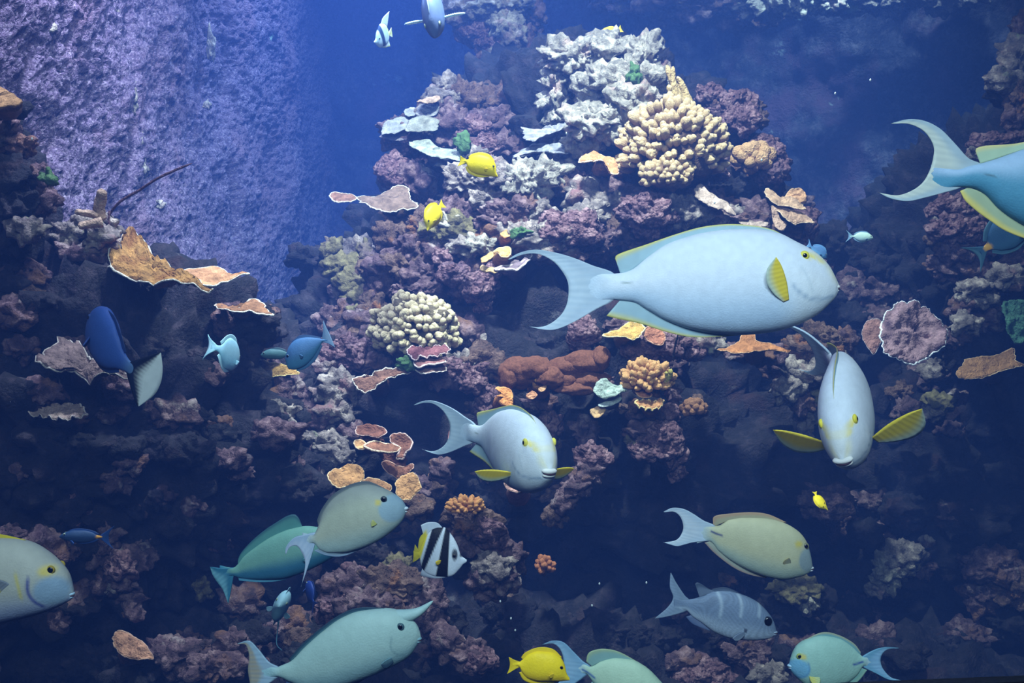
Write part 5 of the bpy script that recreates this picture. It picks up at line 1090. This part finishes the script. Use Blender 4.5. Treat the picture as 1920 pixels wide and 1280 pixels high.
f.pectoral(1511, 1258, 26, 20, (-.35, -.5, -.8), (-.8, 0, .2), fin_colour((206, 206, 110), (196, 210, 150), .6))

f = Fish('grey fish with a yellow eye patch entering at the left edge', 1.16, (-40, 1090))
f.body([(-210, 1080), (-190, 1076), (-150, 1050), (-100, 1022), (-50, 1010), (0, 1008), (27, 1009), (54, 1015), (84, 1031), (111, 1053), (128, 1074), (136, 1098), (139, 1113)],
       [(-210, 1100), (-190, 1106), (-150, 1132), (-100, 1156), (-50, 1168), (0, 1168), (27, 1163), (67, 1153), (101, 1141), (125, 1129), (136, 1121), (139, 1116)], wscale(.85),
       olive_skin(None, (100, 1064, 17), (164, 168, 158), (136, 152, 186), extra=lambda c, px, hv, u: lerp(lerp(lerp(c, srgb((130, 156, 176)), spot(px, 108, 1102, 32, 30, .3)), srgb((30, 50, 130)), curve_line(px, [(72, 1076), (72, 1100), (80, 1118), (92, 1130)], 5)), srgb((190, 176, 50)), .7 * curve_line(px, [(50, 1066), (56, 1090), (60, 1112)], 5))))
f.fin('dorsal_fin', [(-180, 1072), (-150, 1052), (-100, 1024), (-50, 1012), (0, 1010), (40, 1013)], [(-190, 1056), (-150, 1032), (-100, 1008), (-50, 998), (0, 1001), (50, 1012)], fin_colour((190, 180, 80), (206, 190, 40), .5), 3)
f.fin('anal_fin', [(-180, 1108), (-150, 1130), (-100, 1154), (-50, 1166), (0, 1166)], [(-196, 1126), (-150, 1150), (-100, 1172), (-50, 1180), (4, 1168)], fin_colour((130, 150, 180), (190, 180, 80), .7), 3)
f.fin('tail_fin', [(-310, 1030), (-280, 1034), (-240, 1060), (-206, 1080), (-204, 1090), (-206, 1100), (-240, 1124), (-280, 1150), (-310, 1156)], [(-308, 1032), (-276, 1050), (-262, 1075), (-260, 1092), (-264, 1112), (-278, 1136), (-308, 1154)], TAILC, 4)
f.eye(105, 1063, 8, (150, 130, 30), .7); f.lips(131, 1115, 9, 8, (176, 210, 230), 9)
f.pectoral(62, 1106, 60, 30, (-.7, -.25, .6), (-.6, 0, -.7), fin_colour((130, 140, 150), (190, 180, 70), .8))

f = Fish('pale green fish cut off by the bottom edge, its crescent tail behind the yellow fish', 1.22, (1180, 1300))
f.body([(1098, 1245), (1107, 1249), (1127, 1239), (1154, 1233), (1184, 1236), (1211, 1250), (1238, 1276), (1256, 1300), (1262, 1318)],
       [(1098, 1262), (1107, 1272), (1127, 1300), (1154, 1330), (1184, 1346), (1215, 1346), (1240, 1336), (1256, 1326), (1262, 1321)], wscale(.42),
       olive_skin(None, (1232, 1286, 8), (176, 204, 178), (150, 190, 180), extra=lambda c, px, hv, u: lerp(c, srgb((60, 100, 160)), curve_line(px, [(1092, 1254), (1102, 1259), (1114, 1268)], 3.5))))
f.fin('dorsal_fin', [(1110, 1249), (1127, 1241), (1154, 1236), (1184, 1239), (1206, 1250)], [(1099, 1240), (1102, 1226), (1112, 1219), (1134, 1216), (1164, 1223), (1214, 1251)], fin_colour((140, 180, 176), (170, 190, 150), .8), 2.5)
f.fin('anal_fin', [(1112, 1276), (1130, 1302), (1154, 1328), (1184, 1344)], [(1098, 1290), (1120, 1320), (1150, 1344), (1190, 1356)], fin_colour((140, 180, 176), (170, 190, 150), .8), 2.5)
f.fin('tail_fin', [(1016, 1208), (1036, 1201), (1057, 1204), (1077, 1223), (1093, 1239), (1106, 1248), (1106, 1258), (1098, 1266), (1076, 1282), (1050, 1296), (1026, 1300)], [(1017, 1208), (1036, 1206), (1048, 1214), (1055, 1228), (1057, 1246), (1053, 1266), (1044, 1284), (1028, 1298)], fin_colour((140, 184, 214), (160, 200, 226), .5, (110, 150, 190), 16), 3, nu=70)
f.eye(1240, 1290, 5, (120, 130, 80), .6); f.pectoral(1212, 1312, 24, 14, (-.8, -.4, -.4), (-.2, 0, -1), fin_colour((190, 190, 110), (180, 200, 160)))

def bream_skin(px, hv, u):
    c = lerp(np.tile(srgb((112, 130, 156)), (len(px), 1)), srgb((160, 176, 196)), sstep(-hv, -.1, .8))
    c = c * (1 + .12 * np.sin(px[:, 1] * 2.0 + px[:, 0] * .25))[:, None]
    for x in (1350, 1387, 1422): c = lerp(c, srgb((190, 206, 220)), .5 * curve_line(px, [(x - 6, 1106), (x, 1128), (x - 3, 1150)], 5))
    return lerp(c, srgb((40, 50, 70)), .8 * spot(px, 1394, 1177, 4, 5))
f = Fish('silver grey banded fish with a large dark eye at the lower right', 1.50, (1370, 1155), name='sea_bream')
f.body([(1284, 1124), (1300, 1122), (1317, 1117), (1337, 1109), (1360, 1107), (1381, 1111), (1414, 1124), (1438, 1145), (1452, 1168), (1456, 1183)],
       [(1284, 1143), (1300, 1157), (1314, 1166), (1340, 1185), (1374, 1197), (1414, 1200), (1440, 1197), (1452, 1191), (1456, 1187)], wscale(.36), bream_skin)
f.fin('dorsal_fin', [(1312, 1120), (1330, 1113), (1345, 1110)], [(1303, 1094), (1310, 1092), (1330, 1104)], fin_colour((110, 126, 150), (70, 84, 110), .7), 2)
f.fin('dorsal_fin', [(1338, 1111), (1360, 1109), (1390, 1115)], [(1334, 1104), (1362, 1101), (1398, 1117)], fin_colour((90, 106, 130), (70, 84, 110), .7), 2)
f.fin('anal_fin', [(1298, 1152), (1314, 1164), (1334, 1180)], [(1286, 1156), (1300, 1170), (1330, 1182)], fin_colour((110, 126, 160), (90, 110, 150), .7), 2)
f.fin('tail_fin', [(1258, 1073), (1268, 1092), (1284, 1116), (1292, 1124), (1292, 1140), (1284, 1146), (1256, 1154), (1228, 1159)], [(1257, 1075), (1256, 1100), (1262, 1120), (1252, 1138), (1230, 1157)], fin_colour((140, 160, 184), (150, 170, 196), .6, (90, 110, 140), 16), 2.5)
f.eye(1436, 1161, 9, (30, 36, 50), .8); f.lips(1450, 1186, 8, 5, (150, 166, 186), 7)
f.pectoral(1396, 1178, 34, 14, (-.9, -.35, -.25), (-.1, 0, -1), fin_colour((130, 146, 170), (150, 166, 186)))

def idol_skin(px, hv, u):
    t = (px[:, 1] - 1035) / 40; x = px[:, 0]
    c = np.tile(srgb((210, 218, 232)), (len(px), 1)); bk = srgb((10, 12, 22))
    band = lambda a, b: sstep(x, a - 1, a + 1) * (1 - sstep(x, b - 1, b + 1))
    c = lerp(c, bk, band(826 - 8 * t, 842 - 2 * t))
    c = lerp(c, bk, band(797 - 12 * t, 811 - 18 * t))
    c = lerp(c, srgb((226, 206, 40)), 1 - sstep(x, 791 - 12 * t, 793 - 12 * t))
    c = lerp(c, bk, .9 * spot(px, 853, 1038, 6, 12, .3)); c = lerp(c, bk, .8 * spot(px, 866, 1040, 5, 4, .4))
    return c
f = Fish('black and white banded fish with yellow hind end and a swept back fin streamer', 1.62, (825, 1035), name='moorish_idol', group='banded idols')
f.body([(786, 1034), (792, 1018), (802, 1000), (815, 990), (832, 988), (848, 1004), (858, 1022), (864, 1040), (875, 1049)],
       [(786, 1044), (790, 1062), (800, 1074), (818, 1080), (838, 1081), (848, 1079), (862, 1066), (868, 1058), (875, 1053)], [(0, 2), (.2, 6), (.5, 10), (.75, 9), (.9, 4), (1, 1.5)], idol_skin, 90, 44)
f.fin('dorsal_fin', [(796, 1012), (806, 996), (820, 989), (836, 990)], [(789, 984), (802, 979), (820, 980), (832, 992)], lambda uv, px: lerp(np.tile(srgb((206, 216, 232)), (len(uv), 1)), srgb((226, 206, 40)), (1 - sstep(uv[:, 0], .1, .3)) * (1 - sstep(uv[:, 1], .3, .6))), 2)
f.fin('anal_fin', [(792, 1064), (806, 1074), (822, 1078), (840, 1078)], [(788, 1078), (796, 1081), (818, 1084), (842, 1081)], fin_colour((206, 216, 232), (150, 160, 180)), 2)
f.fin('tail_fin', [(778, 1020), (784, 1030), (788, 1036), (788, 1042), (784, 1048), (774, 1054)], [(778, 1021), (776, 1032), (775, 1042), (774, 1053)], fin_colour((226, 206, 40), (206, 190, 60)), 2)
f.fin('rear_fin', [(787, 1036), (793, 1016), (806, 997)], [(783, 1034), (788, 1006), (808, 992)], fin_colour((226, 206, 40), (206, 190, 60)), 2)
f.eye(852, 1040, 3.6, (60, 50, 40), .7); f.pectoral(828, 1048, 14, 9, (-.8, -.6, -.1), (-.2, 0, -1), YF)

f = Fish('tiny pale banded fish with a trailing fin near the top left of centre', 3.0, (825, 1035), name='moorish_idol', group='banded idols', rot=rotv((-.62, -.45, .64), (.25, .9, .25)), at=(717, 66), size=3.0 * .46)
def pale_idol(px, hv, u):
    s = px[:, 0] + (px[:, 1] - 1040) * .30; c = np.tile(srgb((170, 196, 214)), (len(px), 1))
    c = lerp(c, srgb((40, 60, 100)), sstep(s, 822, 824) * (1 - sstep(s, 840, 842))); return lerp(c, srgb((190, 196, 120)), 1 - sstep(s, 790, 796))
f.body([(786, 1034), (792, 1018), (802, 1000), (815, 990), (832, 988), (848, 1004), (858, 1022), (864, 1040), (875, 1049)],
       [(786, 1044), (790, 1062), (800, 1074), (818, 1080), (838, 1081), (848, 1079), (862, 1066), (868, 1058), (875, 1053)], [(0, 2), (.2, 6), (.5, 11), (.75, 10), (.9, 4), (1, 1.5)], pale_idol, 60, 30)
f.fin('dorsal_fin', [(796, 1012), (806, 996), (820, 989), (836, 990)], [(776, 950), (792, 956), (816, 968), (832, 992)], fin_colour((200, 214, 226), (206, 216, 226)), 2)
f.fin('anal_fin', [(792, 1064), (806, 1074), (822, 1078), (840, 1078)], [(784, 1092), (796, 1090), (818, 1088), (842, 1081)], fin_colour((200, 214, 226), (190, 196, 120)), 2)
f.fin('tail_fin', [(770, 1016), (784, 1030), (788, 1036), (788, 1042), (784, 1048), (768, 1058)], [(770, 1017), (770, 1032), (769, 1042), (768, 1057)], fin_colour((206, 214, 190), (200, 206, 150)), 2)
f.eye(852, 1040, 3.4, (60, 60, 60), .7)

f = Fish('dark blue fish heading up and left with a white fan tail', 1.75, (0, 0), at=(200, 640), rot=rotv((-.55, .60, -.58), (.45, .80, .40)), size=2.1, name='unicornfish', bend=(-10, -.009))
f.body([(-68, -10), (-52, -15), (-30, -31), (0, -40), (30, -40), (52, -31), (66, -16), (74, -3)], [(-68, 10), (-52, 15), (-30, 31), (0, 42), (30, 43), (52, 34), (66, 18), (74, 4)], wscale(.34),
       lambda px, hv, u: lerp(np.tile(srgb((50, 80, 150)), (len(px), 1)), srgb((90, 120, 160)), 1 - sstep(u, .04, .22)), 70, 36)
f.fin('dorsal_fin', [(-50, -14), (-30, -29), (0, -38), (30, -38)], [(-54, -19), (-32, -37), (0, -46), (36, -38)], fin_colour((34, 56, 116), (40, 60, 110)), 2)
f.fin('anal_fin', [(-50, 14), (-30, 29), (0, 40), (20, 41)], [(-54, 20), (-32, 37), (0, 47), (26, 43)], fin_colour((34, 56, 116), (40, 60, 110)), 2)
f.fin('tail_fin', [(-104, -52), (-84, -30), (-66, -9), (-64, 0), (-66, 9), (-82, 30), (-102, 56)], [(-106, -50), (-116, -26), (-121, 0), (-118, 26), (-104, 54)], lambda uv, px: lerp(np.tile(srgb((26, 34, 56)), (len(uv), 1)), srgb((238, 246, 244)), sstep(uv[:, 1] + .03 * np.sin(uv[:, 0] * 110), .25, .55)), 3, rays=0, nu=60)
f.eye(52, -8, 5, (50, 70, 120), .6); f.pectoral(26, 6, 28, 14, (-.8, -.5, -.2), (-.2, 0, -1), fin_colour((40, 66, 130), (60, 90, 150)))

f = Fish('small blue fish facing left under the purple wall, tail pointing up right', 2.1, (578, 660), left=True, name='unicornfish')
f.body([(606, 636), (598, 634), (578, 632), (562, 634), (550, 640), (541, 651), (537, 662), (535, 668)], [(606, 640), (600, 650), (586, 672), (568, 688), (552, 693), (542, 692), (537, 682), (535, 674)], wscale(.22),
       lambda px, hv, u: lerp(np.tile(srgb((72, 112, 160)), (len(px), 1)), srgb((66, 116, 150)), sstep(-hv, -.2, .6)), 60, 32)
f.fin('dorsal_fin', [(602, 636), (578, 634), (560, 637), (550, 643)], [(602, 632), (580, 628), (562, 629), (546, 641)], fin_colour((66, 100, 150), (50, 80, 130)), 2)
f.fin('anal_fin', [(602, 646), (588, 668), (570, 684), (556, 690)], [(605, 648), (592, 674), (574, 690), (556, 696)], fin_colour((66, 110, 150), (60, 100, 140)), 2)
f.fin('tail_fin', [(606, 601), (606, 618), (604, 634), (605, 641), (616, 644), (628, 651)], [(607, 602), (612, 614), (618, 626), (628, 650)], fin_colour((110, 140, 180), (140, 166, 200), .5), 2)
f.eye(541, 667, 3.4, (60, 90, 120), .7); f.pectoral(562, 664, 12, 8, (-.8, -.5, -.2), (-.2, 0, -1), fin_colour((70, 110, 150), (80, 120, 160)))

f = Fish('small dark green fish just behind the head of the small blue fish', 2.4, (515, 664), left=True, name='wrasse')
f.body([(540, 660), (524, 655), (508, 654), (496, 658), (489, 664)], [(540, 668), (524, 673), (508, 673), (496, 671), (489, 667)], wscale(.14), lambda px, hv, u: np.tile(srgb((60, 92, 96)), (len(px), 1)), 50, 24)
f.fin('dorsal_fin', [(536, 660), (520, 656), (500, 658)], [(537, 656), (520, 651), (498, 656)], fin_colour((60, 86, 96), (50, 76, 90)), 1.5, 10, 30, 5)
f.fin('tail_fin', [(552, 656), (540, 661), (540, 667), (552, 673)], [(553, 657), (552, 664), (552, 672)], fin_colour((60, 86, 96), (70, 96, 110)), 1.5, 8, 30, 5)
f.eye(496, 662, 2, (90, 110, 100), .7)

def plain_fish(label, D, at, size, fwd, up, col, belly, fincol, name='surgeonfish', w=1.0, hs=1.0, bend=None, taillow=1.0, spotcol=None, dx=0, pec=True):
    """a small far fish of the common oval shape: body, fins, eyes"""
    f = Fish(label, D, (0, 0), at=at, rot=rotv(fwd, up), size=size, name=name, bend=bend)
    T = [(-50, -5), (-44, -6), (-30, -20), (-8, -29), (14, -28), (34, -18), (45, -6), (50, 4)]; B = [(-50, 5), (-44, 7), (-30, 20), (-8, 29), (14, 28), (34, 20), (45, 12), (50, 7)]
    sc = lambda p: [(x, y * hs) for x, y in p]
    def skin(px, hv, u):
        c = lerp(np.tile(srgb(col), (len(px), 1)), srgb(belly), sstep(-hv, -.2, .8))
        return lerp(c, srgb(spotcol), spot(px, -46, 0, 8, 9)) if spotcol else c
    f.body(sc(T), sc(B), wscale(.22 * w), skin, 56, 30)
    fc = fin_colour(*fincol)
    f.fin('dorsal_fin', sc([(-42, -8), (-30, -18), (-8, -27), (14, -26), (26, -22)]), sc([(-46, -13), (-32, -27), (-8, -36), (16, -34), (32, -21)]), fc, 1.8, 14, 36, 6)
    f.fin('anal_fin', sc([(-42, 8), (-30, 18), (-8, 27), (8, 27)]), sc([(-46, 13), (-32, 27), (-8, 35), (14, 30)]), fc, 1.8, 12, 32, 6)
    f.fin('tail_fin', [(-82, -30), (-66, -17), (-50, -5), (-49, 0), (-50, 5), (-66, 17), (-82, 30 * taillow)], [(-82, -29), (-72, -14), (-69, 0), (-72, 14), (-82, 29 * taillow)], fc, 2.2, 14, 40, 6)
    f.eye(36, -5, 3.4, (170, 180, 150), .65)
    if pec: f.pectoral(22, 8, 20, 11, (-.75, -.6, -.2), (-.2, 0, -1), fc)
    return f
plain_fish('pale blue fish hanging head down at the top edge with side fins spread', 2.6, (812, 14), 2.6 * 1.35, (.05, -.90, .44), (-.2, .5, .85), (96, 112, 150), (84, 108, 146), ((170, 196, 210), (196, 214, 220)), w=1.25, pec=False).pectoral(14, 8, 32, 12, (-.1, -1, .1), (-.5, 0, -.8), fin_colour((176, 200, 206), (206, 220, 216)))
plain_fish('small pale turquoise fish above the grey knob, tail fin folded to the left', 2.3, (430, 664), 2.3 * .86, (.14, -.28, -.95), (.12, 1, -.2), (150, 190, 206), (130, 180, 200), ((160, 204, 216), (180, 214, 224)), w=.9, hs=1.2, bend=(-32, .05))
plain_fish('small pale fish pointing up in the dark, a thin streamer trailing below it', 1.9, (528, 1136), 1.9 * .98, (.16, .34, .92), (.35, .85, -.35), (160, 206, 218), (146, 196, 212), ((160, 206, 220), (170, 210, 222)), w=1.2, hs=1.05)
V_, F_ = tube(smooth_line(np.array([P(523, 1162, 1.88), P(520, 1185, 1.9), P(519, 1208, 1.9), P(529, 1219, 1.9)]), 16), np.linspace(1.6, .7, 16) * 1.9 / FPX, 6)
last_fish = [o for o in COL.objects if o.get('label', '').startswith('small pale fish pointing up')][0]
so = mk('fin_streamer', V_ - np.array(last_fish.location), F_, M['fin'], last_fish, np.tile(srgb((120, 170, 196)), (len(V_), 1))); so.matrix_parent_inverse = last_fish.matrix_world.inverted() @ Matrix.Translation(last_fish.location)
plain_fish('slate fish with an orange tail root, partly behind the fish at the right edge', 1.95, (1892, 433), 1.95 * 1.02, (.74, .62, .25), (-.62, .75, .1), (56, 92, 124), (66, 106, 136), ((66, 104, 130), (96, 136, 156)), w=1.1, hs=1.1, spotcol=(226, 166, 80))
plain_fish('tiny cream fish swimming right of the largest fish head', 2.9, (1618, 444), 2.9 * .38, (1, -.06, .1), (.06, 1, 0), (170, 190, 176), (150, 176, 180), ((120, 150, 170), (110, 140, 170)), w=1.1, hs=.8)
plain_fish('tiny blue fish half hidden behind the forehead of the largest fish', 2.7, (1536, 472), 2.7 * .36, (.75, -.50, .1), (.5, .8, 0), (66, 100, 140), (90, 140, 176), ((90, 130, 176), (100, 140, 180)), w=1.0)
plain_fish('dim blue fish with an orange tail root in the dark at lower left', 2.1, (150, 1005), 2.1 * .74, (-.96, .06, .15), (.05, 1, .05), (34, 58, 92), (40, 62, 92), ((36, 70, 130), (34, 60, 110)), w=1.0, hs=.55, spotcol=(206, 140, 40))
plain_fish('dim deep blue fish in the dark below the tail of the grey green fish', 2.2, (582, 1108), 2.2 * .5, (-.3, .5, -.6), (.2, .9, 0), (24, 46, 108), (26, 48, 110), ((24, 46, 104), (26, 48, 108)), w=1.1)
# drifting crumbs of food
crumbs = [(938, 1127, 1.6), (958, 1159, 1.5), (1124, 1094, 1.8), (1110, 1135, 1.8), (966, 1181, 1.7), (1212, 1092, 1.9), (1428, 300, 2.2), (1340, 380, 2.2), (1062, 250, 2.5), (1632, 150, 2.4), (1566, 175, 2.4), (60, 260, 1.9)]
cm = plain_mat('pale_crumb', (214, 222, 224), .7, .2, .1, 40, .2, 300)
for k, (px, py, D) in enumerate(crumbs):
    d, F = ico(2); V = d * (1 + .3 * pn(d * 2 + k))[:, None] * np.array([1.6, 1.4, 2.6]) * D / FPX
    o = mk('food_crumb', V, F, cm); place(o, P(px, py, D)); tag(o, 'tiny white crumb of food drifting in open water', 'crumb', 'drifting food crumbs')
